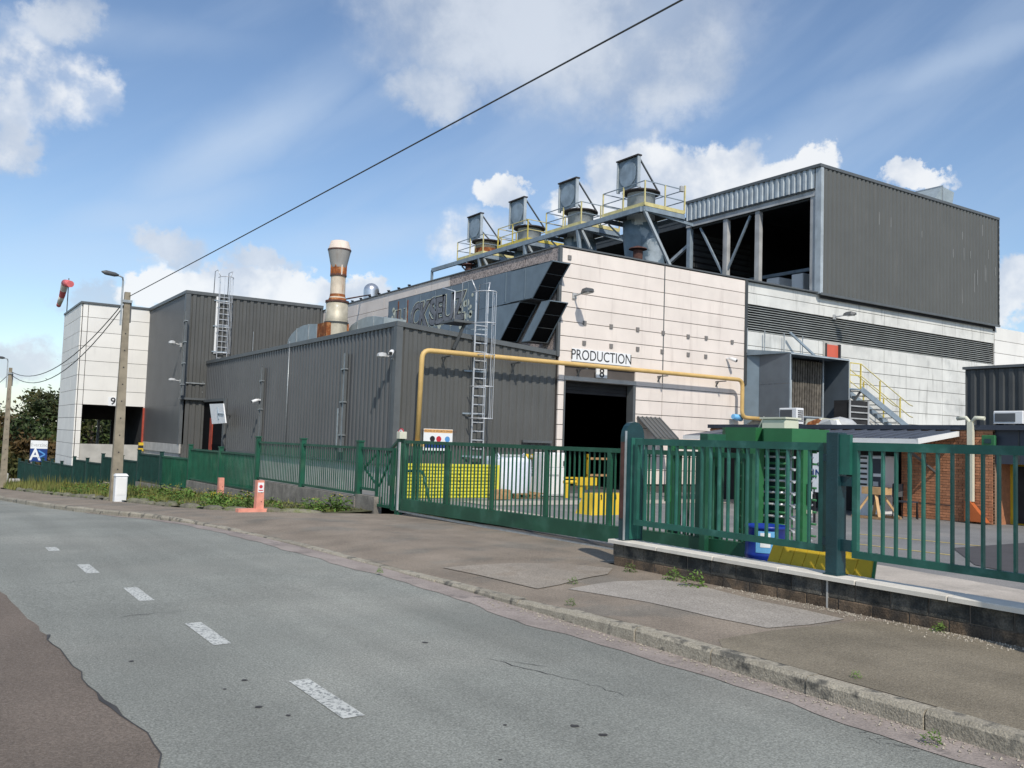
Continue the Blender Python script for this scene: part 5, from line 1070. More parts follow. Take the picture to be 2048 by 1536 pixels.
a = PX(1680, 845, 23.5); solo(MB().lathe((23.5, a.y, ZB), [(.5, .0), (.48, .12), (.35, .24), (0, .32)], 16), 'roof_dome', M_LAMPL, 'shallow grey dome on the brick roof below the air intake', 'skylight', (23.5, a.y, ZB))

# ------------------------------------------------------------------ low front wall with fence
XWF = 8.1; YW0, YW9 = -6, 9.62; ZC = .36
LW = thing('low_wall', 'low block wall with pale capstones along the pavement', 'wall', (XWF, 4, 0))
MB().box(XWF+.012, XWF+.2, YW0, YW9-.012, -.15, ZC-.05).build('mortar_core', M_MORTAR, LW)
bl = .40
for r_, (z0, z1) in enumerate(((-.10, .13), (.14, ZC-.055))):
    y = YW0-(r_ % 2)*bl/2
    while y < YW9-.02:
        a_, b_ = max(y, YW0), min(y+bl-.012, YW9)
        if b_-a_ > .05: j = rg.uniform(-.004, .004); MB().bev(XWF+j, XWF+.21, a_, b_, z0, z1, .008).build('block', M_BLOCKT if r_ else M_BLOCK, LW)
        y += bl
y = YW0
cl = [6.13-.49*2, 6.13]
ys = []; y = 9.68
while y > YW0: ys.append(y); y -= .98
for a_, b_ in zip(ys[1:], ys): MB().bev(XWF-.05, XWF+.28, a_+.004, b_-.004, ZC-.05, ZC, .008).build('capstone', M_CAP, LW)
p = PX(1655, 1160, XWF).y; MB().box(XWF-.005, XWF+.02, p-.012, p+.012, -.05, ZC-.052).build('joint', M_CONCL, LW)
# fence panels on the wall
bar = MB().box(-.02, .02, -.011, .011, 0, 1).mesh('bar', M_GREENT)
def wall_panel_fence(lbl, y0, y1, z0, z1, step=.15):
    T = thing('bar_railing', lbl, 'fence', (XWF+.12, y0, z0), 'green fence panels on the low wall'); x = XWF+.12
    MB().box(x-.025, x+.025, y0, y1, z1-.085, z1).build('top_rail', M_GREENT, T); MB().box(x-.025, x+.025, y0, y1, z0, z0+.075).build('bottom_rail', M_GREENT, T)
    for y in (y0+.03, y1-.03): MB().box(x-.026, x+.026, y-.03, y+.03, z0+.076, z1-.086).build('end_post', M_GREENT, T)
    n = round((y1-y0-.1)/step)
    for i in range(1, n):
        o = rep('bar', bar, T, (x, y0+.05+i*(y1-y0-.1)/n, z0+.07)); o.scale = (1, 1, (z1-z0)-.14)
yp = PX(1672, 1000, XWF+.1).y
wall_panel_fence('teal green fence panel on the low wall in front of the turnstile', yp+.16, 9.32, .58, 1.75)
wall_panel_fence('teal green fence panel on the low wall in front of the brick pier', yp-2.5, yp-.2, .56, 1.76)
wall_panel_fence('teal green fence panel on the low wall past the brick pier', yp-5.0, yp-2.7, .56, 1.76)
def wpost(lbl, y, z1, m=M_GREEND, rounded=False):
    T = thing('fence_post', lbl, 'post', (XWF+.1, y, ZC)); x = XWF+.1
    MB().bev(x-.075, x+.075, y-.075, y+.075, ZC, z1, .006).build('shaft', m, T)
    if not rounded:
        MB().box(x-.05, x-.0, y-.20, y-.076, 1.42, z1-.02).build('gusset', M_GREENT, T); MB().box(x-.02, x+.03, y-.2, y-.076, .62, .74).build('clip', M_GREEND, T); MB().box(x-.02, x+.03, y-.2, y-.076, 1.3, 1.4).build('clip', M_GREEND, T)
        MB().box(x-.02, x+.03, y+.076, y+.155, .66, .74).build('clip', M_GREEND, T); MB().box(x-.02, x+.03, y+.076, y+.155, 1.55, 1.63).build('clip', M_GREEND, T)
        MB().box(x-.09, x+.09, y-.09, y+.09, ZC+.001, ZC+.014).build('base_plate', M_GREEND, T)
wpost('thick dark teal post between the two wall fence panels', yp, 1.86)
wpost('thick dark teal post past the brick pier panel', yp-2.6, 1.86)
# rounded end post at the gate opening
T = thing('gate_end_post', 'round topped dark green guide post with peeling paint at the gate', 'post', (XWF+.16, 9.45, 0)); y = 9.46
k = MB(); prof = [(XWF+.0, ZC), (XWF+.34, ZC), (XWF+.34, 1.78)]+[(XWF+.17+.17*math.cos(t), 1.78+.2*math.sin(t)) for t in [math.pi*i/8 for i in range(9)]]+[(XWF+.0, 1.78)]
k.prism([(a_, y, b_) for a_, b_ in prof], (0, -.05, 0), (0, .05, 0)); k.build('frame_plate', M_GREEND, T)
MB().box(XWF+.0-.012, XWF+.02, y-.06, y-.051, ZC+.01, 1.85).build('peeled_edge', M_GALV, T)
MB().box(XWF+.10, XWF+.30, y-.062, y-.051, ZC+.02, 1.76).build('inner_panel', M_GREENT, T)
MB().box(XWF-.013, XWF-.001, y-.045, y+.03, ZC+.3, 1.7).build('rust_streak', M_RUSTD, T)
# gate end guide column
T2 = thing('gate_guide', 'green steel guide column behind the wall fence for the sliding gate', 'post', (9.3, 9.0, 0))
MB().box(9.12, 9.2, 8.9, 9.0, 0, 1.75).build('column', M_GREEN, T2); MB().box(9.4, 9.48, 8.9, 9.0, 0, 1.75).build('column', M_GREEN, T2); MB().box(9.12, 9.48, 8.88, 9.02, 1.75, 1.85).build('head', M_GREEN, T2)

# ------------------------------------------------------------------ sliding gate
XG = 9.3; G0, G1 = 8.2, 18.42
SG = thing('sliding_gate', 'long green sliding bar gate closing the driveway', 'gate', (XG, 14, 0))
zb_ = lambda y: .12-.012*(y-11); zt_ = lambda y: 1.60+.001*(y-11)
def skew(x0, x1, y0, y1, z0, z1, m, nm):
    MB().hull8([(x0, y0, z0(y0)), (x1, y0, z0(y0)), (x1, y1, z0(y1)), (x0, y1, z0(y1)), (x0, y0, z1(y0)), (x1, y0, z1(y0)), (x1, y1, z1(y1)), (x0, y1, z1(y1))]).build(nm, m, SG)
skew(XG-.06, XG+.06, G0, G1, zb_, lambda y: zb_(y)+.26, M_GREEN, 'bottom_beam')
skew(XG-.03, XG+.03, G0, G1, lambda y: zt_(y)-.07, zt_, M_GREEN, 'top_rail')
gp = [G1-.04]+[PX(px, 950, XG).y for px in (895, 985, 1093, 1220)]+[9.2, G0+.05]
for y in gp: MB().box(XG-.03, XG+.03, y-.045, y+.045, zb_(y)+.262, zt_(y)-.072).build('post', M_GREEN, SG)
gbar = MB().box(-.013, .013, -.010, .010, 0, 1).mesh('bar', M_GREEN)
for a_, b_ in zip(gp, gp[1:]):
    n = round((a_-b_)/.135)
    for i in range(1, n):
        y = a_-(a_-b_)*i/n; o = rep('bar', gbar, SG, (XG, y, zb_(y)+.255)); o.scale = (1, 1, zt_(y)-zb_(y)-.32)
MB().box(XG-.035, XG+.035, G0, G1+.5, -.02, .022).build('track', M_GALV, SG)
# gate closing post and pedestrian gate
T = thing('gate_post', 'slim green latch post with white box at the sliding gate', 'post', (XG, 18.6, -.05))
MB().box(XG-.06, XG+.06, 18.55, 18.70, -.1, 1.66).build('shaft', M_GREENF, T); MB().box(XG-.09, XG-.061, 18.50, 18.56, .02, 1.56).build('rubber_strip', M_LAMPL, T)
MB().bev(XG-.12, XG+.06, 18.45, 18.62, 1.64, 1.80, .01).build('latch_box', M_CREAM, T)
MB().beam((XG, 18.7, 1.62), (XG+.3, 20.0, 1.22), .06).build('stay', M_GREENF, T)
c = PX(802, 870, XG+.25)
NS = thing('round_sign', 'round no pedestrians sign with red ring above the gate post', 'sign', (XG+.25, c.y, 1.5)); R_ = .16
MB().disc(c, R_, 0, 28, .012).build('plate', M_SIGNRED, NS); MB().disc(c-Vector((.008, 0, 0)), R_*.8, 0, 28, .012).build('face', M_SIGNW, NS)
cc = c-Vector((.018, 0, 0)); MB().beam(cc+Vector((0, .11, .10)), cc+Vector((0, -.11, -.10)), .03, .006, (1, 0, 0)).build('slash', M_SIGNRED, NS)
MB().beam(cc+Vector((-.004, 0, -.09)), cc+Vector((-.004, 0, .04)), .035, .006, (1, 0, 0)).disc(cc+Vector((-.004, 0, .07)), .022, 0, 10, .006).build('figure', M_SIGNBLK, NS)
MB().beam((XG+.27, c.y, 0), (XG+.27, c.y, c.z), .05).build('sign_post', M_GALV, NS)

# ------------------------------------------------------------------ left fence
FP = [(9.2, 20.65, 1.0), (9.17, 24.48, 1), (9.11, 28.29, 1), (9.02, 32.07, 1), (8.91, 35.81, 1), (8.67, 39.5, .985), (8.51, 43.16, .97), (8.44, 46.76, .95), (8.17, 50.3, .935), (7.96, 53.79, .915), (7.78, 57.21, .9), (7.55, 60.56, .89), (7.4, 63.85, .88), (7.22, 67.06, .87), (7.0, 70.19, .865), (6.83, 73.24, .86), (6.65, 76.19, .855)]
FPT = [(x*s_, y*s_) for x, y, s_ in FP]
TOP = [1.41, 1.41, 1.0, 1.0, .62, .62, .24, .24, -.13, -.13, -.55, -.55, -.55, -.93, -.93, -.93]
TOPS = [1.65-(1.65-t)*FP[i][2] for i, t in enumerate(TOP)]
fbar = {}
def fence_panel(i, p, q, zt, far):
    h = 1.18; lbl = 'green bar fence bay, %s from the pedestrian gate' % ORD[i]
    T = thing('bar_fence', lbl, 'fence', (*p, zt-h), 'stepped green fence panels along the verge')
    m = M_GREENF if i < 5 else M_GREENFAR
    d = Vector((q[0]-p[0], q[1]-p[1], 0)); L_ = d.length; d /= L_; a_ = Vector((*p, 0))+d*.08; b_ = Vector((*q, 0))-d*.08
    for z, nm in ((zt-.03, 'top_rail'), (zt-h+.03, 'bottom_rail')): MB().beam(a_+Vector((0, 0, z)), b_+Vector((0, 0, z)), .05, .06).build(nm, m, T)
    key = m.name+str(min(i, 4)//2)
    if key not in fbar: bd = .010 if i < 2 else (.018 if i < 4 else .026); fbar[key] = MB().box(-bd, bd, -.010, .010, 0, h-.1).mesh('bar', m)
    n = int((L_-.16)/.135); rz = math.atan2(d.y, d.x)-math.pi/2
    for k_ in range(1, n): rep('bar', fbar[key], T, a_+(b_-a_)*(k_/n)+Vector((0, 0, zt-h+.05)), rz)
def fence_post(i, p, zt, zb, far):
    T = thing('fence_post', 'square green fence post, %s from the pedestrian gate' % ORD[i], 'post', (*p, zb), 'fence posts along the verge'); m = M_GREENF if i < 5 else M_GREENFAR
    MB().box(p[0]-.07, p[0]+.07, p[1]-.07, p[1]+.07, zb, zt).build('shaft', m, T); MB().box(p[0]-.09, p[0]+.09, p[1]-.09, p[1]+.09, zt, zt+.035).build('cap', m, T)
for i in range(len(FPT)):
    t = max(TOPS[max(0, i-1)], TOPS[min(i, len(TOPS)-1)]); b = min(TOPS[max(0, i-1)], TOPS[min(i, len(TOPS)-1)])
    fence_post(i, FPT[i], t+.12, b-1.3, i > 4)
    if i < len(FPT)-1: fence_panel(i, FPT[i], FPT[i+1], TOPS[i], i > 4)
# concrete retaining walls under the fence
starts = [0, 2, 4, 6, 8, 10, 13, 16]
for n_, (a_, b_) in enumerate(zip(starts, starts[1:])):
    k = MB(); zt = TOPS[a_]-1.19-.03
    for j in range(a_, b_):
        p, q = FPT[j], FPT[j+1]; k.hull8([(p[0]-.1, p[1], base(p[1])-.5), (p[0]+.12, p[1], base(p[1])-.5), (q[0]+.12, q[1], base(q[1])-.5), (q[0]-.1, q[1], base(q[1])-.5), (p[0]-.1, p[1], zt), (p[0]+.12, p[1], zt), (q[0]+.12, q[1], zt), (q[0]-.1, q[1], zt)])
    solo(k, 'retaining_wall', M_CONC, 'stained concrete retaining wall under the fence, %s step down from the gate' % ORD[n_], 'wall', (*FPT[a_], base(FPT[a_][1])), 'stepped concrete walls under the fence')
solo(MB().box(9.12, 9.32, 19.55, 20.65, -.4, .25), 'retaining_wall', M_CONC, 'short concrete wall stub beside the pedestrian gate', 'wall', (9.2, 20, -.3))
# pedestrian gate between first post and latch post
T = thing('pedestrian_gate', 'narrow green gate with diagonal braces beside the sliding gate', 'gate', (9.22, 18.75, -.05)); x = 9.22; y0_, y1_ = 18.78, 20.55
for z in (1.38, ): MB().beam((x, y0_, z), (x, y1_, z), .05, .06).build('top_rail', M_GREENF, T)
MB().beam((x, y0_, .06), (x, y0_+.85, .06), .05, .06).build('bottom_rail', M_GREENF, T); MB().beam((x, y0_+.85, .40), (x, y1_, .40), .05, .06).build('bottom_rail', M_GREENF, T)
MB().box(x-.03, x+.03, y0_-.04, y0_+.06, .0, 1.42).build('stile', M_GREENF, T); MB().box(x-.03, x+.03, y0_+.82, y0_+.90, .05, 1.36).build('stile', M_GREENF, T)
MB().beam((x+.03, y0_+.1, 1.3), (x+.03, y0_+.8, .5), .04).build('brace', M_GREENF, T); MB().beam((x+.03, y0_+.9, 1.3), (x+.03, y1_-.1, .9), .04).build('brace', M_GREENF, T); MB().beam((x+.03, y0_+.9, .5), (x+.03, y1_-.1, .9), .04).build('brace', M_GREENF, T)
MB().box(x-.05, x+.0, y0_+.02, y0_+.14, .55, .8).build('lock_case', M_GREENF, T)
pb = MB().box(-.012, .012, -.010, .010, 0, 1).mesh('bar', M_GREENF)
for i in range(1, 13):
    y = y0_+i*(y1_-y0_)/13; zz0 = .08 if y < y0_+.85 else .42; o = rep('bar', pb, T, (x, y, zz0)); o.scale = (1, 1, 1.36-zz0)

# ------------------------------------------------------------------ yard goods
def beamstack():
    p = PZ(815, 1000, 0); y = 21.9; x0, x1 = PY(803, 960, y).x, PY(990, 960, y).x
    T = thing('barrier_stack', 'stack of yellow ribbed barrier beams behind the sliding gate', 'barrier', (x0, y, 0)); zt = PY(900, 930, y).z; n = 5; h = zt/n
    for i in range(n):
        z = i*h+.03
        prof = [(0, 0), (-.05, .02), (-.05, .3*h), (0, .4*h), (0, .55*h), (-.05, .65*h), (-.05, .92*h), (0, .96*h), (.3, .96*h), (.3, 0)]
        MB().prism([(x0+rg.uniform(0, .06), y+a_, z+b_) for a_, b_ in prof], (0, 0, 0), (x1-x0, 0, 0)).build('beam', M_YELG, T)
        for x in (x0+1.0, x1-1.2, x1-.25): MB().disc((x, y-.055, z+.5*h), .025, 1, 8, .02).build('bolt', M_DARK, T)
    MB().box(x1+.02, x1+.10, y-.06, y+.02, 0, zt+.02).build('end_post', M_YELG, T)
    for i in range(4): MB().box(x0, x1, y-.02+i*.08, y+.02+i*.08, .0, .028).build('bearer', M_STONEW, T)
beamstack()
GB = thing('green_hoop', 'bent green steel hoop standing by the yellow barrier stack', 'barrier', (10.2, 19.6, 0)); p = PZ(842, 1012, 0)
MB().tube(bend([PX(806, 1005, 10.2), PX(808, 942, 10.2), PX(846, 942, 10.2), PX(860, 1010, 10.2)], .18), .035, 8).build('hoop', M_GREENF, GB)
for px in (829, 836): a = PX(px, 950, 10.0); MB().box(9.97, 10.03, a.y-.03, a.y+.03, 0, 1.55).build('upright', M_GREENF, GB)
a, b = PY(848, 857, YAF-.12), PY(904, 902, YAF-.12)
SB = thing('safety_board', 'white safety notice board with orange heading on the annex', 'sign', (a.x, YAF-.12, b.z)); y = YAF-.12; zm = a.z-b.z
MB().box(a.x, b.x, y, y+.03, b.z, a.z).build('board', M_SIGNW, SB); MB().box(a.x+.01, b.x-.01, y-.004, y-.001, a.z-.17*zm, a.z-.02*zm).build('heading_band', M_SIGNOR, SB)
text('CONSIGNES DE SECURITE GENERALES', .075, SB, M_RUSTD, frame(((a.x+b.x)/2, y-.006, a.z-.10*zm), (1, 0, 0), (0, 0, 1)), 'lettering', .001)
for f, m in ((.30, M_SIGNBLK), (.52, M_SIGNRED), (.82, M_SIGNLB)): MB().disc((a.x+f*(b.x-a.x), y-.004, a.z-.46*zm), .09, 1, 16, .005).build('pictogram', m, SB)
MB().box(a.x+.05, b.x-.05, y-.004, y-.001, b.z+.12*zm, b.z+.34*zm).build('blue_band', M_SIGNBLUE, SB)
# bulk bag on pallet
p = PZ(1040, 997, 0)
def pallet(lbl, x, y, w=1.2, d=1.0):
    T = thing('pallet', lbl, 'pallet', (x, y, 0))
    for i in range(5): MB().box(x-w/2, x+w/2, y-d/2+i*(d-.1)/4, y-d/2+.1+i*(d-.1)/4, .12, .145).build('plank', M_WOOD, T)
    for i in range(3):
        for j in range(3): MB().box(x-w/2+i*(w-.12)/2, x-w/2+.12+i*(w-.12)/2, y-d/2+j*(d-.1)/2, y-d/2+.1+j*(d-.1)/2, .022, .119).build('block', M_WOOD, T)
    for i in range(3): MB().box(x-w/2, x+w/2, y-d/2+i*(d-.1)/2, y-d/2+.1+i*(d-.1)/2, 0.007, .021).build('plank', M_WOOD, T)
pallet('wooden pallet under the white bulk bag', 15.3, 22.4)
zt = PY(1040, 917, 22.0).z; bx0, bx1 = PY(1001, 950, 21.95).x, PY(1067, 950, 21.95).x
k = MB(); nx_ = 12; prof = []
for lz in range(9):
    f = lz/8; z = .15+f*(zt-.15); w = 1+.06*math.sin(f*math.pi)-.05*(1-f); ring = []
    for t in range(24):
        an = 2*math.pi*t/24; c_, s_ = math.cos(an), math.sin(an); q_ = max(abs(c_), abs(s_)); r2 = (1/q_)**.75
        ring.append(((bx0+bx1)/2+c_*r2*(bx1-bx0)/2*w*rg.uniform(.98, 1.02), 22.45+s_*r2*.45*w, z+(.04*math.sin(an*3) if lz == 8 else 0)))
    prof.append(ring)
vs = [v for r_ in prof for v in r_]; fs = [(i*24+j, i*24+(j+1) % 24, (i+1)*24+(j+1) % 24, (i+1)*24+j) for i in range(8) for j in range(24)]+[tuple(range(8*24, 9*24))]
k.add(vs, fs, True); BG = thing('bulk_bag', 'white woven bulk bag on a pallet behind the gate', 'bag', ((bx0+bx1)/2, 22.45, .15)); k.build('bag', M_BAG, BG)
for s_ in (bx0+.1, bx1-.12): MB().tube([(s_, 22.1, zt-.05), (s_, 22.3, zt+.14), (s_, 22.6, zt-.05)], .025, 6).build('lifting_loop', M_BAG, BG)
a, b = PY(1001, 912, 23.4), PY(1075, 918, 23.4); HB = thing('yellow_bar', 'horizontal frame bar with yellow ends behind the bulk bag', 'rail', (a.x, 23.4, 0))
MB().tube([(a.x, 23.4, a.z), (b.x+.1, 23.4, a.z)], .06, 10).build('bar', M_STONEW, HB)
for x in (a.x+1.0, a.x+1.25, b.x-.15, b.x+.12): MB().tube([(x-.08, 23.4, a.z), (x+.08, 23.4, a.z)], .085, 12).build('yellow_sleeve', M_YELO, HB)
for x in (a.x+.04, b.x-.3): MB().beam((x, 23.45, 0), (x, 23.45, a.z), .07).build('upright', M_WOOD, HB)
MB().box(PY(985, 985, 21.6).x, PY(1025, 985, 21.6).x, 21.6, 21.9, 0.008, .22)
solo(MB().bev(PY(988, 985, 21.6).x, PY(1022, 985, 21.6).x, 21.6, 22.0, .008, .28, .02), 'timber_block', M_WOOD, 'brown timber block beside the bulk bag pallet', 'timber', (14.2, 21.8, 0.008))
a, b = PY(1093, 905, 22.8), PY(1131, 993, 22.8)
CB = thing('white_cabinet', 'tall white metal cabinet in front of the hall doorway edge', 'cabinet', (a.x, 22.8, 0)); zt = a.z
MB().bev(a.x-.12, b.x, 22.8, 23.3, .02, zt, .02).build('case', M_WHITEP, CB); MB().box(a.x+.02, b.x-.03, 22.785, 22.799, .9, zt-.05).build('door', M_WHITE, CB); MB().box(a.x+.02, b.x-.03, 22.785, 22.799, .06, .86).build('door', M_WHITE, CB)
MB().box(b.x-.14, b.x-.10, 22.76, 22.784, .95, 1.1).build('handle', M_DARK, CB); MB().box(a.x+.05, b.x-.3, 22.78, 22.784, .62, .68).build('vent_slot', M_LAMPL, CB); MB().box(a.x-.1, b.x-.02, 22.82, 23.28, 0.007, .02).build('plinth', M_DARK, CB)
a = PZ(1160, 996, 0); YB = thing('yellow_guard', 'yellow tube guard rail with box end in the hall doorway', 'barrier', (a.x, a.y, 0))
x0, x1 = PY(1128, 960, a.y).x, PY(1190, 965, a.y).x; z1 = PY(1160, 964, a.y).z
MB().tube([(x0, a.y, z1), (x1-.3, a.y, z1)], .06, 10).build('tube', M_YELO, YB); MB().box(x1-.75, x1, a.y-.1, a.y+.1, z1-.1, z1+.14).build('box_end', M_YELO, YB); MB().box(a.x-.05, a.x+.05, a.y-.05, a.y+.05, .006, z1+.15).build('post', M_YELO, YB); MB().box(x0, x1-.75, a.y-.03, a.y+.03, z1+.1, z1+.15).build('upper_tube', M_YELO, YB)
MB().box(x0+.05, x0+.15, a.y-.05, a.y+.05, .006, z1-.06).build('post', M_YELO, YB)
a = PZ(1230, 1030, 0); YC = thing('yellow_block', 'yellow concrete barrier block with lifting eyes behind the gate', 'barrier', (a.x, a.y, 0))
x0, x1 = PY(1186, 1005, a.y).x, PY(1276, 1005, a.y).x; z1 = PY(1230, 988, a.y).z
MB().hull8([(x0-.05, a.y, 0), (x1, a.y, 0), (x1, a.y+.6, 0), (x0-.05, a.y+.6, 0), (x0+.12, a.y+.1, z1), (x1-.05, a.y+.1, z1), (x1-.05, a.y+.5, z1), (x0+.12, a.y+.5, z1)]).build('block', M_YELO, YC)
for i in range(4): x = x0+.3+i*.22; MB().tube([(x, a.y+.12, z1-.06), (x, a.y+.06, z1-.02), (x, a.y+.05, z1-.12), (x, a.y+.11, z1-.14)], .012, 6).build('lifting_eye', M_DARK, YC)
# rack post in doorway
RK = thing('yellow_rack', 'yellow storage rack frame just inside the hall doorway', 'rack', (20.6, 26, 0))
for x in (20.3, 21.3): MB().box(x, x+.08, 25.6, 25.7, .02, 1.3).build('upright', M_YELO, RK)
for z in (.5, 1.1): MB().box(20.3, 21.4, 25.62, 25.68, z, z+.08).build('shelf_beam', M_WOOD, RK)

# ------------------------------------------------------------------ turnstile
XTN = 10.0
TS = thing('turnstile', 'green full height turnstile cage behind the wall fence', 'turnstile', (XTN+.6, 8.2, 0))
yl, yr = PX(1418, 950, XTN).y, PX(1582, 950, XTN).y; zt = 1.97; ym = PX(1505, 950, XTN).y; DT = .80
def hexcan(yc, w, dx, z0, z1):
    pts = [(XTN+dx, yc-w*.5), (XTN+dx, yc+w*.2), (XTN+dx+.2, yc+w*.5), (XTN+dx+DT-.2, yc+w*.5), (XTN+dx+DT, yc+w*.2), (XTN+dx+DT, yc-w*.5)]
    return [(a_, b_, z0) for a_, b_ in pts], (0, 0, 0), (0, 0, z1-z0)
MB().prism(*hexcan((yl+ym)/2, (yl-ym)*.98, .06, 1.72, zt)).build('canopy', M_GREENB, TS); MB().prism(*hexcan((ym+yr)/2, (ym-yr)*1.02, 0, 1.70, zt-.01)).build('canopy', M_GREENB, TS)
for y in (yl-.06, ym): MB().box(XTN+.02, XTN+.16, y-.07, y+.07, 0, 1.70).build('column', M_GREENB, TS)
for y in (yl-.06, ym): MB().box(XTN+DT-.14, XTN+DT, y-.07, y+.07, 0, 1.70).build('column', M_GREENB, TS)
yc = (ym+yr)/2+.05; xk = PY(1613, 990, yr+.02).x; MB().box(xk-.075, xk+.075, yr+.02, yr+.14, 0, 1.70).build('column', M_GREENB, TS)
MB().tube([(XTN+.42, yc, .02), (XTN+.42, yc, 1.7)], .045, 12).build('rotor_shaft', M_LADDER, TS)
arm = MB().tube([(0, 0, 0), (0, .44, 0)], .017, 8).mesh('arm', M_LADDER)
for k_ in range(9):
    for j, an in enumerate((R(20), R(140), R(260))): o = rep('arm', arm, TS, (XTN+.42, yc, .2+.17*k_)); o.rotation_euler = (0, 0, an)
garm = MB().tube([(0, 0, 0), (0, .3, 0)], .017, 8).mesh('comb_bar', M_GREENB)
for k_ in range(9): rep('comb_bar', garm, TS, (XTN+.1, yr+.16, .28+.17*k_)); o = rep('comb_bar', garm, TS, (XTN+DT-.06, yr+.16, .28+.17*k_))
# mesh cage half
for i in range(12):
    t = math.pi*(.15+.7*i/11); MB().beam((XTN+.42-math.cos(t)*.36, ym+.05+math.sin(t)*.35*1.0+.05, .05), (XTN+.42-math.cos(t)*.36, ym+.05+math.sin(t)*.35+.05, 1.7), .022).build('cage_bar', M_GREENB, TS)
for z in fr(.1, 1.65, .2): MB().tube([(XTN+.42-math.cos(math.pi*(.15+.7*i/8))*.37, ym+.1+math.sin(math.pi*(.15+.7*i/8))*.36, z) for i in range(9)], .014, 6).build('cage_hoop', M_GREENB, TS)
MB().box(XTN+DT-.1, XTN+DT-.08, ym-.0, yl-.14, .1, 1.7).build('back_screen', M_GREEND, TS)
yy = yr+.018; xr_ = PY(1617, 990, yy).x; RD = thing('card_reader', 'black and white card reader on the turnstile column', 'card reader', (xr_, yy, .9))
z0_, z1_ = PY(1617, 1027, yy).z, PY(1617, 968, yy).z; hh = z1_-z0_
MB().box(xr_-.045, xr_+.045, yy-.025, yy, z0_+.3*hh, z1_).build('panel', M_SIGNBLK, RD); MB().box(xr_-.035, xr_+.035, yy-.035, yy-.026, z0_+.5*hh, z0_+.75*hh).build('keypad', M_WHITEP, RD); MB().box(xr_-.045, xr_+.045, yy-.03, yy, z0_, z0_+.12*hh).build('label_plate', M_CREAM, RD); MB().disc((xr_, yy-.03, z1_-.05), .018, 1, 12, .01).build('button', M_GALV, RD)
a, b = PX(1523, 842, XTN+.2), PX(1568, 859, XTN+.2); JB = thing('junction_box', 'cream junction box sitting on the turnstile roof', 'box', (XTN+.4, a.y, zt)); MB().bev(XTN+.2, XTN+.5, b.y-.02, a.y, zt-.008, a.z+.03, .015).build('case', M_CREAM, JB); MB().box(XTN+.18, XTN+.52, b.y-.04, a.y+.02, a.z+.031, a.z+.055).build('lid', M_CREAM, JB)
MB().tube([(XTN+.4, a.y+.0, a.z), (XTN+.4, a.y+.12, a.z+.06), (XTN+.35, a.y+.2, zt-.05)], .02, 6).build('cable_tail', M_CREAM, JB)
# green service door beside turnstile
SV = thing('service_gate', 'narrow green slatted gate between turnstile and sliding gate', 'gate', (9.9, 10, 0)); y0_, y1_ = yl+.05, PX(1345, 950, 9.9).y
for y in (y0_, y1_): MB().box(9.86, 9.94, y-.05, y+.05, 0, 1.72).build('stile', M_GREENB, SV)
MB().box(9.88, 9.92, y0_+.05, y1_-.05, 1.62, 1.70).build('top_rail', M_GREENB, SV); MB().box(9.88, 9.92, y0_+.05, y1_-.05, .08, .16).build('bottom_rail', M_GREENB, SV); MB().box(9.88, 9.92, y0_+.05, y1_-.05, 1.52, 1.56).build('mid_rail', M_GREENB, SV)
for i in range(1, 7): y = y0_+(y1_-y0_)*i/7; MB().box(9.885, 9.915, y-.012, y+.012, .16, 1.52).build('bar', M_GREEN, SV)
MB().box(9.83, 9.86, y1_-.02, y1_+.1, .8, 1.05).build('lock_case', M_GREENB, SV); MB().beam((9.9, y0_+.5, 0.1), (9.9, y0_+.5, 1.5), .05).build('middle_stile', M_DARK, SV)
# blue barrel
c = PX(1533, 1080, 9.15); BA = thing('blue_barrel', 'blue open barrel with paper label behind the wall fence', 'barrel', (9.15, c.y, 0)); zt = PX(1533, 1050, 9.15).z; r = .265
MB().lathe((9.15, c.y, 0), [(r*.9, .007), (r*.97, .05), (r, .3), (r*1.02, .31), (r*1.02, .34), (r, .35), (r, zt-.04), (r*1.04, zt-.035), (r*1.04, zt), (r*.96, zt), (r*.95, zt-.3), (0, zt-.3)], 28).build('drum', M_BARREL, BA)
an = math.atan2(-c.y, -9.15); k = MB()
for (a0, a1, z0, z1, nm, m, e) in ((-.5, .4, zt-.33, zt-.06, 'sticker', M_BARRELL, .004), (-.28, .18, zt-.26, zt-.08, 'paper_label', M_SIGNW, .008)):
    vs = []; n = 8
    for i in range(n+1):
        t = an+a0+(a1-a0)*i/n
        for z in (z0, z1): vs.append((9.15+math.cos(t)*(r+e), c.y+math.sin(t)*(r+e), z))
    MB().add(vs, [(2*i, 2*i+2, 2*i+3, 2*i+1) for i in range(n)]).build(nm, m, BA)
# yellow ramp boards behind wall
YR = thing('yellow_ramp', 'yellow planked ramp guard leaning behind the low wall', 'ramp', (8.5, 6.6, 0)); xr = 8.45
ya_, yb_ = PX(1516, 1120, xr).y, PX(1716, 1140, xr).y; n = 8
for i in range(n):
    y0_ = yb_+(ya_-yb_)*i/n+.004; y1_ = yb_+(ya_-yb_)*(i+1)/n-.004; ztp = .56-.0*i
    sl = .12 if i == 0 else 0
    MB().hull8([(xr, y0_-sl, .02), (xr+.02, y0_-sl, .02), (xr+.02, y1_, .02), (xr, y1_, .02), (xr+.28, y0_, ztp), (xr+.30, y0_, ztp), (xr+.30, y1_, ztp), (xr+.28, y1_, ztp)]).build('plank', M_YELO, YR)
MB().beam((xr-.0, yb_-.14, .03), (xr+.29, yb_-.02, .57), .03).build('edge_trim', M_GREENB, YR); MB().box(xr+.3, xr+.34, yb_+.1, ya_-.1, .008, .5).build('back_frame', M_GREENB, YR)

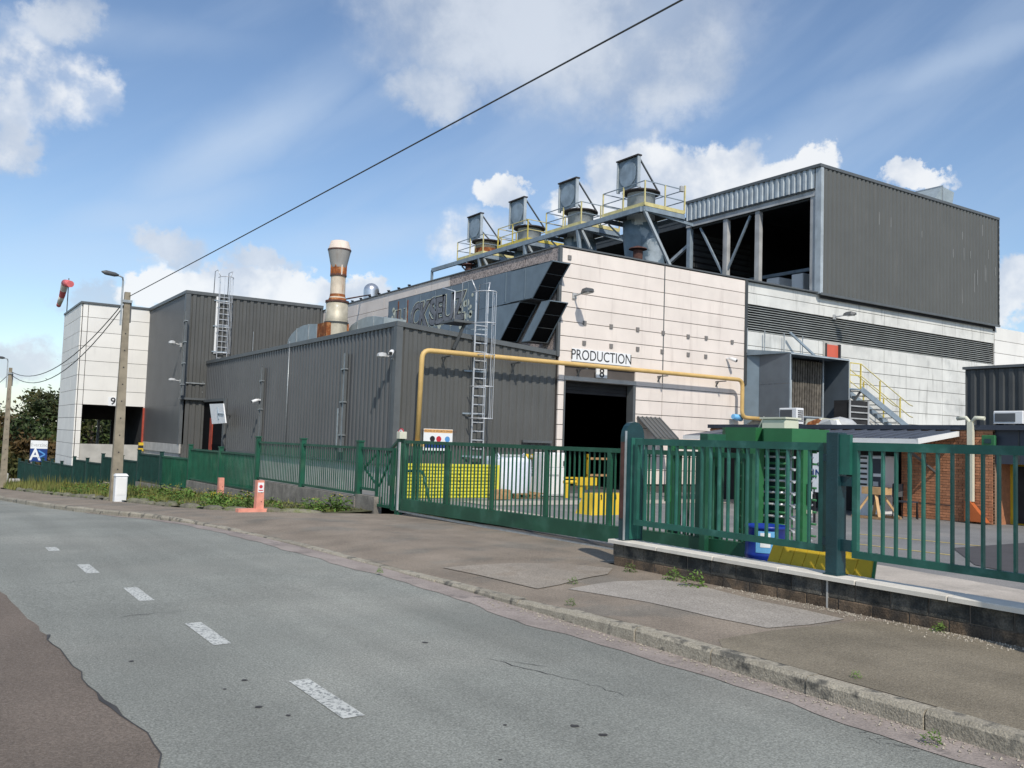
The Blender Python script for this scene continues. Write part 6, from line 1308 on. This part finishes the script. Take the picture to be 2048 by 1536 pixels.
# ------------------------------------------------------------------ utility poles, wires, street bits
def ground_at(x, y, off=.05):
    z = 0
    for _ in range(40): p = PZ(x, y, z+off); z = base(p.y)
    return p
def upole(lbl, p, ztop, d):
    T = thing('utility_pole', lbl, 'pole', (p.x, p.y, p.z-.2)); zb = p.z-.3
    MB().hull8([(p.x-.16, p.y-.13, zb), (p.x+.16, p.y-.13, zb), (p.x+.16, p.y+.13, zb), (p.x-.16, p.y+.13, zb), (p.x-.075, p.y-.07, ztop), (p.x+.075, p.y-.07, ztop), (p.x+.075, p.y+.07, ztop), (p.x-.075, p.y+.07, ztop)]).build('shaft', M_POLE, T)
    for i in range(9):
        z = p.z+.9+i*.5; w = .16-(.085)*(z-zb)/(ztop-zb); MB().disc((p.x-.0, p.y-(.13-.06*(z-zb)/(ztop-zb))-.004, z), .02, 1, 8, .01).build('bolt_hole', M_DARK, T)
    MB().beam((p.x-.14, p.y, ztop-1.0), (p.x-.14, p.y, ztop+.35), .05).build('lamp_bracket', M_GALV, T)
    MB().tube([(p.x-.14, p.y, ztop+.3), (p.x-.16, p.y-.02, ztop+.42), (p.x-.30, p.y-.1, ztop+.46)], .025, 6).build('lamp_arm', M_GALV, T)
    dv = Vector((-.95, -.3, .06)).normalized(); a_ = Vector((p.x-.28, p.y-.08, ztop+.46)); k = MB(); k.tube([a_, a_+dv*.12, a_+dv*.4, a_+dv*.52], [.03, .065, .07, .02], 10).build('lamp_head', M_LAMP, T)
    MB().box(p.x-.13, p.x+.13, p.y-.12, p.y+.12, ztop-.32, ztop-.24).build('clamp', M_GALV, T); MB().box(p.x+.08, p.x+.13, p.y-.05, p.y+.05, ztop-.9, ztop-.25).build('insulator_bracket', M_LAMP, T)
pn = ground_at(230, 1000); zn = pn.z+PX(230, 600, pn.x).z-PX(230, 1000, pn.x).z
pf = ground_at(5, 976); zf_ = pf.z+PX(5, 745, pf.x).z-PX(5, 976, pf.x).z
upole('tall concrete street lamp pole by the white electricity cabinet', pn, zn, 1); upole('distant concrete lamp pole down the street', pf, zf_, 1)
po = Vector((8.1, -14, 0)); upole('concrete lamp pole behind the photographer', po, 7.6, 1)
def wire(lbl, a, b, sag, r=.012):
    a, b = Vector(a), Vector(b); n = 16; pts = [a.lerp(b, i/n)-Vector((0, 0, sag*4*(i/n)*(1-i/n))) for i in range(n+1)]
    solo(MB().tube(pts, r, 6), 'overhead_wire', M_CABLE, lbl, 'wire', a)
w1 = PX(1348, 0, 7.0); s0 = Vector((pn.x+.05, pn.y, zn-.12)); ext = s0+(w1-s0)*((-14-s0.y)/(w1.y-s0.y)); po.x = ext.x
wire('thick black cable rising from the near pole across the sky', s0, ext, .05, .012)
wire('upper drooping cable between the two lamp poles', (pn.x-.08, pn.y, zn-.3), (pf.x+.05, pf.y, zf_-.2), .95, .016)
wire('lower drooping cable between the two lamp poles', (pn.x-.08, pn.y, zn-.42), (pf.x+.05, pf.y, zf_-.35), 1.15, .016)
wire('cable running off from the far lamp pole', (pf.x, pf.y, zf_-.25), (pf.x-1.6, pf.y+22, zf_-1.6), .4, .016)
# white electricity cabinet
pb_ = PZ(238, 998, pn.z); x, y = pn.x+.02, pn.y-.45; zt = PX(238, 948, x).z
EC = thing('electric_cabinet', 'white plastic electricity cabinet at the foot of the lamp pole', 'cabinet', (x, y, pn.z-.1)); zg = base(y)+.02
w = 11*26/1800
MB().bev(x-.14, x+.18, y-.17, y+.15, zg, zt-.04, .015).build('case', M_WHITEP, EC); MB().hull8([(x-.16, y-.19, zt-.04), (x+.2, y-.19, zt-.04), (x+.2, y+.17, zt-.04), (x-.16, y+.17, zt-.04), (x-.12, y-.12, zt+.02), (x+.16, y-.12, zt+.02), (x+.16, y+.1, zt+.02), (x-.12, y+.1, zt+.02)]).build('lid', M_WHITEP, EC); MB().box(x-.10, x+.14, y-.178, y-.171, zg+.2, zt-.1).build('door', M_WHITE, EC)
# salmon marker posts
def marker(lbl, px, pyb, pyt, w, plate):
    p = ground_at(px, pyb); zt = p.z+(PX(px, pyt, p.x).z-PX(px, pyb, p.x).z); T = thing('marker_post', lbl, 'post', p)
    MB().hull8([(p.x-w, p.y-w, p.z-.1), (p.x+w, p.y-w, p.z-.1), (p.x+w, p.y+w, p.z-.1), (p.x-w, p.y+w, p.z-.1), (p.x-w*.9, p.y-w*.9, zt), (p.x+w*.9, p.y-w*.9, zt), (p.x+w*.9, p.y+w*.9, zt), (p.x-w*.9, p.y+w*.9, zt)]).build('post', M_SALMON, T)
    for z in (.3, .6): MB().disc((p.x+w*.3, p.y-w*.96, p.z+(zt-p.z)*z), .012, 1, 8, .01).build('bolt', M_RUSTD, T)
    if plate:
        MB().box(p.x-w*.75, p.x+w*.75, p.y-w-.004, p.y-w+.015, zt-.27, zt-.05).build('plate', M_SIGNW, T); MB().disc((p.x, p.y-w-.006, zt-.14), .04, 1, 14, .006).build('red_dot', M_SIGNRED, T); MB().box(p.x-.05, p.x+.05, p.y-w-.008, p.y-w-.004, zt-.235, zt-.215).build('bar_mark', M_SIGNRED, T)
        MB().box(p.x-.5, p.x+.38, p.y-.12, p.y+.1, p.z-.1, p.z+.05).build('foot', M_SALMON, T)
marker('plain salmon painted marker post in the weeds', 440, 1000, 955, .085, False)
marker('salmon marker post with white plate and red dot', 517, 1021, 960, .09, True)
# site sign
p = PX(77, 900, 6.7); z0, z1 = PX(77, 924, 6.7).z, PX(77, 881, 6.7).z; hw = 17*abs((p-EYE).dot(FW))/1800
AS = thing('site_sign', 'blue and white sign with letter A and arrow beyond the fence', 'sign', (6.7, p.y, z0-1)); d = Vector((math.sin(_y), -math.cos(_y), 0))*hw; n_ = Vector((-d.y, d.x, 0)).normalized()*.03; zm = z0+(z1-z0)*.62
c0 = Vector((6.7, p.y, 0))
for (a_, b_, m, nm) in ((z0, zm, M_SIGNBLUE, 'lower_board'), (zm, z1, M_SIGNW, 'upper_board')): MB().prism([c0-d+Vector((0, 0, a_)), c0+d+Vector((0, 0, a_)), c0+d+Vector((0, 0, b_)), c0-d+Vector((0, 0, b_))], n_, n_*2).build(nm, m, AS)
for s_ in (-.85, .85): MB().beam(c0+d*s_+n_*3+Vector((0, 0, base(p.y)-.2)), c0+d*s_+n_*3+Vector((0, 0, z1)), .07).build('leg', M_GALV, AS)
fz = lambda o, z: frame(c0+o+Vector((0, 0, z))-n_*.0, d, (0, 0, 1))
text('A', (zm-z0)*1.25, AS, M_SIGNW, fz(-d*.38+n_*.9, (z0+zm)/2), 'lettering', .004, .02); text('>', (zm-z0)*1.35, AS, M_SIGNLB, fz(d*.4+n_*.9, (z0+zm)/2), 'arrow', .004, .0, .8)
text('Everzinc', (z1-zm)*.62, AS, M_LAMPL, fz(n_*.9, (z1+zm)/2-.02), 'lettering', .004)
# pale rubble wall at far left
p = ground_at(20, 965); k = MB()
RW = thing('rubble_wall', 'broken pale block wall at the far end of the green fence', 'wall', (p.x+1.5, p.y+4, p.z-.3)); x, y = FPT[-1]
for i in range(9):
    for j in range(3 if i < 6 else 2): MB().bev(x-2.6+i*.34, x-2.6+i*.34+.31, y-.6+rg.uniform(-.05, .05), y-.1, base(y)-.2+j*.33, base(y)-.2+j*.33+.31, .03).build('block', M_CONCL, RW)

# ------------------------------------------------------------------ edging stones, weeds, grass
def stone_mesh(k_):
    rr = random.Random(k_); m_ = MB(); rings = []; n = 9
    for lz, (f, z) in enumerate(((1, -.5), (1.05, -.1), (.95, .25), (.6, .48))): rings.append([(math.cos(2*math.pi*t/n)*f*rr.uniform(.82, 1.12)*.5, math.sin(2*math.pi*t/n)*f*rr.uniform(.82, 1.1)*.5, z+rr.uniform(-.05, .05)) for t in range(n)])
    m_.add([v for r_ in rings for v in r_], [(i*n+j, i*n+(j+1) % n, (i+1)*n+(j+1) % n, (i+1)*n+j) for i in range(3) for j in range(n)]+[tuple(range(3*n, 4*n))], True); return m_.mesh('edging_stone', M_STONE)
sms = [stone_mesh(i) for i in range(6)]
y = 20.0; i = 0
while y < 46:
    L_ = rg.uniform(.5, 1.3); h = rg.uniform(.14, .26); x = lerp(BACK, y)+.12; dxdy = (lerp(BACK, y+.5)-lerp(BACK, y))/.5
    o = bpy.data.objects.new('edging_stone', sms[i % 6]); C.objects.link(o); o.location = (x, y, base(y)+.03); o.scale = (.28, L_*math.sqrt(1+min(4, dxdy*dxdy))*.9, h); o.rotation_euler = (0, 0, -math.atan(dxdy)); tag(o, 'rough mossy edging stone between pavement and weedy verge', 'stone', 'edging stones along the verge')
    y += L_/math.sqrt(1+min(9, dxdy*dxdy)); i += 1
def leafquad(vs, fs, c, s_, rr, up=.6):
    n = Vector((rr.uniform(-1, 1), rr.uniform(-1, 1), rr.uniform(-.2, 1)+up)).normalized(); a_ = n.orthogonal().normalized(); a_ = Matrix.Rotation(rr.uniform(0, 6.28), 3, n) @ a_; b_ = n.cross(a_); o_ = len(vs)
    vs += [c-a_*s_, c-b_*s_*.45, c+a_*s_, c+b_*s_*.45]; fs.append((o_, o_+1, o_+2, o_+3))
def weed_mesh(k_, n=90, s_=.05, h=.4, w=.35, fl=False):
    rr = random.Random(k_); vs = []; fs = []; fv = []; ff = []
    for i in range(n):
        z = abs(rr.gauss(0, .5))*h; z = min(z, h); rad = w*(1-.5*z/h)*math.sqrt(rr.random()); t = rr.uniform(0, 6.28); leafquad(vs, fs, Vector((math.cos(t)*rad, math.sin(t)*rad, z)), s_*rr.uniform(.6, 1.3), rr)
    if fl:
        for i in range(16):
            rad = w*math.sqrt(rr.random()); t = rr.uniform(0, 6.28); leafquad(fv, ff, Vector((math.cos(t)*rad, math.sin(t)*rad, h*rr.uniform(.7, 1.15))), .028, rr, 1.5)
    a_ = MB(); a_.add(vs, fs); b_ = MB(); b_.add(fv, ff); return a_.mesh('leaves', M_WEED), (b_.mesh('flowers', M_FLOWER) if fl else None)
wm = [weed_mesh(i, 120, .06, .42, .42, i % 2 == 0) for i in range(5)]
def weed(lbl, x, y, z, s_, k_, group):
    T = thing('weed_clump', lbl, 'plant', (x, y, z), group, local=True); a_, b_ = wm[k_ % 5]; T.scale = (s_, s_, s_); T.rotation_euler = (0, 0, rg.uniform(0, 6))
    rep('leaves', a_, T)['kind'] = 'stuff'
    if b_: rep('flowers', b_, T)['kind'] = 'stuff'
for i in range(58):
    y = 20.1+(i/58)**1.5*24+rg.uniform(-.3, .3); xb = lerp(BACK, y)+.35; xf = lerp([(19, 9.0), (36, 8.7), (50, 6.9)], y)
    x = rg.uniform(xb, max(xb+.1, min(xf, xb+(1.5 if y < 26 else 2.6)))); fl_ = i % 5 % 2 == 0; weed('weed clump with small yellow flowers in the verge' if fl_ else 'leafy green weed clump in the verge below the fence', x, y, base(y)+.04, rg.uniform(.45, .85) if y < 28 else rg.uniform(.6, 1.0), i, 'flowering weeds in the verge' if fl_ else 'leafy weeds in the verge')
for lbl, px, py, s_, k_ in (('bright green weed tuft at the foot of the low wall', 1385, 1172, .62, 1), ('thin weed tuft at the low wall below the turnstile', 1345, 1160, .5, 3), ('small weed at the end of the low wall', 1260, 1143, .35, 1), ('weed tuft at the foot of the shaded low wall', 1888, 1262, .3, 3)):
    p = PZ(px, py, .02); weed(lbl, min(p.x, XWF-.06), p.y, walkz(p.x, p.y), s_*.72, k_, None)
for lbl, px, py, s_ in (('grass tuft growing from the gutter', 1862, 1478, .20), ('small weed in the kerb joint', 1712, 1368, .11), ('grass tuft on the kerb by the pale patch', 1140, 1212, .16), ('grass tuft in the pavement seam', 1145, 1171, .18), ('low grass tuft on the dropped kerb', 760, 1135, .14)):
    p = PZ(px, py, -.08 if py > 1400 else -.02); weed(lbl, p.x, p.y, (base(p.y)+ROADZ if py > 1400 else walkz(p.x, p.y)+.01), s_, 1, None)
# grass in the verge
rr = random.Random(11); vs = []; fs = []
for i in range(16000):
    y = 20.0+rr.random()**1.1*38; xb = lerp(BACK, y)+.1; xf = lerp([(19, 9.1), (36, 8.8), (50, 7.0), (60, 6.0)], y)
    x = xb+(xf-xb)*rr.random()
    if x > xf: continue
    if y < 27 and rr.random() < .45: continue
    h = rr.uniform(.06, .20)*(.55+.45*ss(24, 30, y)+.9*ss(30, 42, y))*(2.0 if rr.random() < .05 else 1); w = .012+.0004*y; t = rr.uniform(0, 6.28); ln = rr.uniform(0, .12); c_ = Vector((x, y, base(y)+.03)); d_ = Vector((math.cos(t), math.sin(t), 0)); o_ = len(vs)
    vs += [c_-d_*w, c_+d_*w, c_+Vector((-d_.y, d_.x, 0))*ln+Vector((0, 0, h))]; fs.append((o_, o_+1, o_+2))
k = MB(); k.add(vs, fs); tag(k.build('verge_grass', M_GRASS), 'dry yellow green grass growing along the verge', 'grass', kind='stuff')
# loose grit along the wall
vs = []; fs = []
for i in range(1100):
    y = rr.uniform(2.0, 7.6); x = XWF-.02-abs(rr.gauss(0, .13)); s_ = rr.uniform(.004, .014); c_ = Vector((x, y, walkz(x, y)+s_*.3)); o_ = len(vs)
    vs += [c_+Vector((s_, 0, 0)), c_+Vector((0, s_, 0)), c_+Vector((-s_, 0, 0)), c_+Vector((0, -s_, 0)), c_+Vector((0, 0, s_))]; fs += [(o_, o_+1, o_+4), (o_+1, o_+2, o_+4), (o_+2, o_+3, o_+4), (o_+3, o_, o_+4)]
for i in range(500):
    y = rr.uniform(2.4, 8.5); x = lerp(KERB, y)-.02-abs(rr.gauss(0, .10)); s_ = rr.uniform(.004, .013); c_ = Vector((x, y, base(y)+ROADZ+.006+s_*.3)); o_ = len(vs)
    vs += [c_+Vector((s_, 0, 0)), c_+Vector((0, s_, 0)), c_+Vector((-s_, 0, 0)), c_+Vector((0, -s_, 0)), c_+Vector((0, 0, s_))]; fs += [(o_, o_+1, o_+4), (o_+1, o_+2, o_+4), (o_+2, o_+3, o_+4), (o_+3, o_, o_+4)]
k = MB(); k.add(vs, fs); tag(k.build('loose_grit', mat('grit', (.33, .295, .24), .9, var=.35, scale=30)), 'pale loose grit along the wall foot and gutter', 'gravel', kind='stuff')

# ------------------------------------------------------------------ trees
def tree(lbl, x, y, h, r, m, seed, n=2600):
    rr = random.Random(seed); z0 = gz(x, y)-.3; T = thing('leafy_tree', lbl, 'tree', (x, y, z0), 'trees beyond the fence')
    MB().tube([(x, y, z0), (x+.1, y, z0+h*.3), (x+.2, y+.1, z0+h*.7)], [.22, .17, .06], 8).build('trunk', M_BARK, T); lm = MB()
    cl = []
    for i in range(30):
        t = rr.uniform(0, 6.28); f = rr.random(); z = z0+h*(.12+.86*f); rad = r*math.sqrt(rr.random())*(1-.55*max(0, f-.45)/.55); cl.append((Vector((x+math.cos(t)*rad, y+math.sin(t)*rad, z)), r*rr.uniform(.22, .42)))
    for c_, _ in cl[:9]: lm.tube([(x+.1, y, z0+h*.3), c_], [.06, .02], 5)
    lm.build('limbs', M_BARK, T); vs = []; fs = []
    for i in range(n):
        c_, cr = rr.choice(cl); d_ = Vector((rr.gauss(0, 1), rr.gauss(0, 1), rr.gauss(0, .8))); d_ = d_.normalized()*cr*rr.uniform(.5, 1.1); leafquad(vs, fs, c_+d_, rr.uniform(.14, .30), rr, .2)
    k_ = MB(); k_.add(vs, fs); k_.build('crown', m, T)
TL = [(3.0, 84, 8.6, 3.6, M_LEAF, 'dark green tree behind the far lamp pole'), (6.3, 88, 7.6, 3.2, M_LEAFB, 'brownish tree above the far end of the fence'), (8.0, 82, 7.2, 3.0, M_LEAF, 'dark green tree behind the blue site sign'), (10.3, 92, 8.8, 3.6, M_LEAF, 'dark green tree beside the white block'), (12.8, 86, 8.2, 3.4, M_LEAF, 'green tree seen through the loading opening'), (15.6, 94, 9.4, 4, M_LEAF, 'green tree behind the loading opening post'), (-.5, 92, 8.6, 4, M_LEAF, 'dark tree at the bend of the street'), (5.0, 100, 9.8, 4.2, M_LEAF, 'tall dark tree behind the brownish one'), (11, 104, 10.2, 4.2, M_LEAF, 'tall dark tree at the back beside the white block'), (7.6, 76, 4.6, 2.2, M_LEAFB, 'low brown shrub tree by the site sign')]
for i, (x, y, h, r, m, lbl) in enumerate(TL): tree(lbl, x, y, h*.72, r, m, 40+i, 3200)
vs = []; fs = []
for i in range(16000):
    x = rr.uniform(-8, 24); y = rr.uniform(84, 104); leafquad(vs, fs, Vector((x, y, gz(x, y)-.3+abs(rr.gauss(0, 2.2)))), rr.uniform(.15, .3), rr)
k = MB(); k.add(vs, fs); tag(k.build('undergrowth', M_LEAF), 'dark undergrowth filling the wood beyond the fence', 'bushes', kind='stuff')

# unseen board past the picture edge, added to cast the shadow on the wall
NH = thing('shadow_board', 'unseen grey board on two posts, added to shade the low wall', 'shadow caster', (7.3, 1.4, 0))
MB().box(7.28, 7.33, -.2, 2.4, .9, 4.8).build('board', M_LAMPL, NH)
for y in (.3, 1.9): MB().box(7.335, 7.42, y-.05, y+.05, -.1, 4.6).build('post', M_GALV, NH)
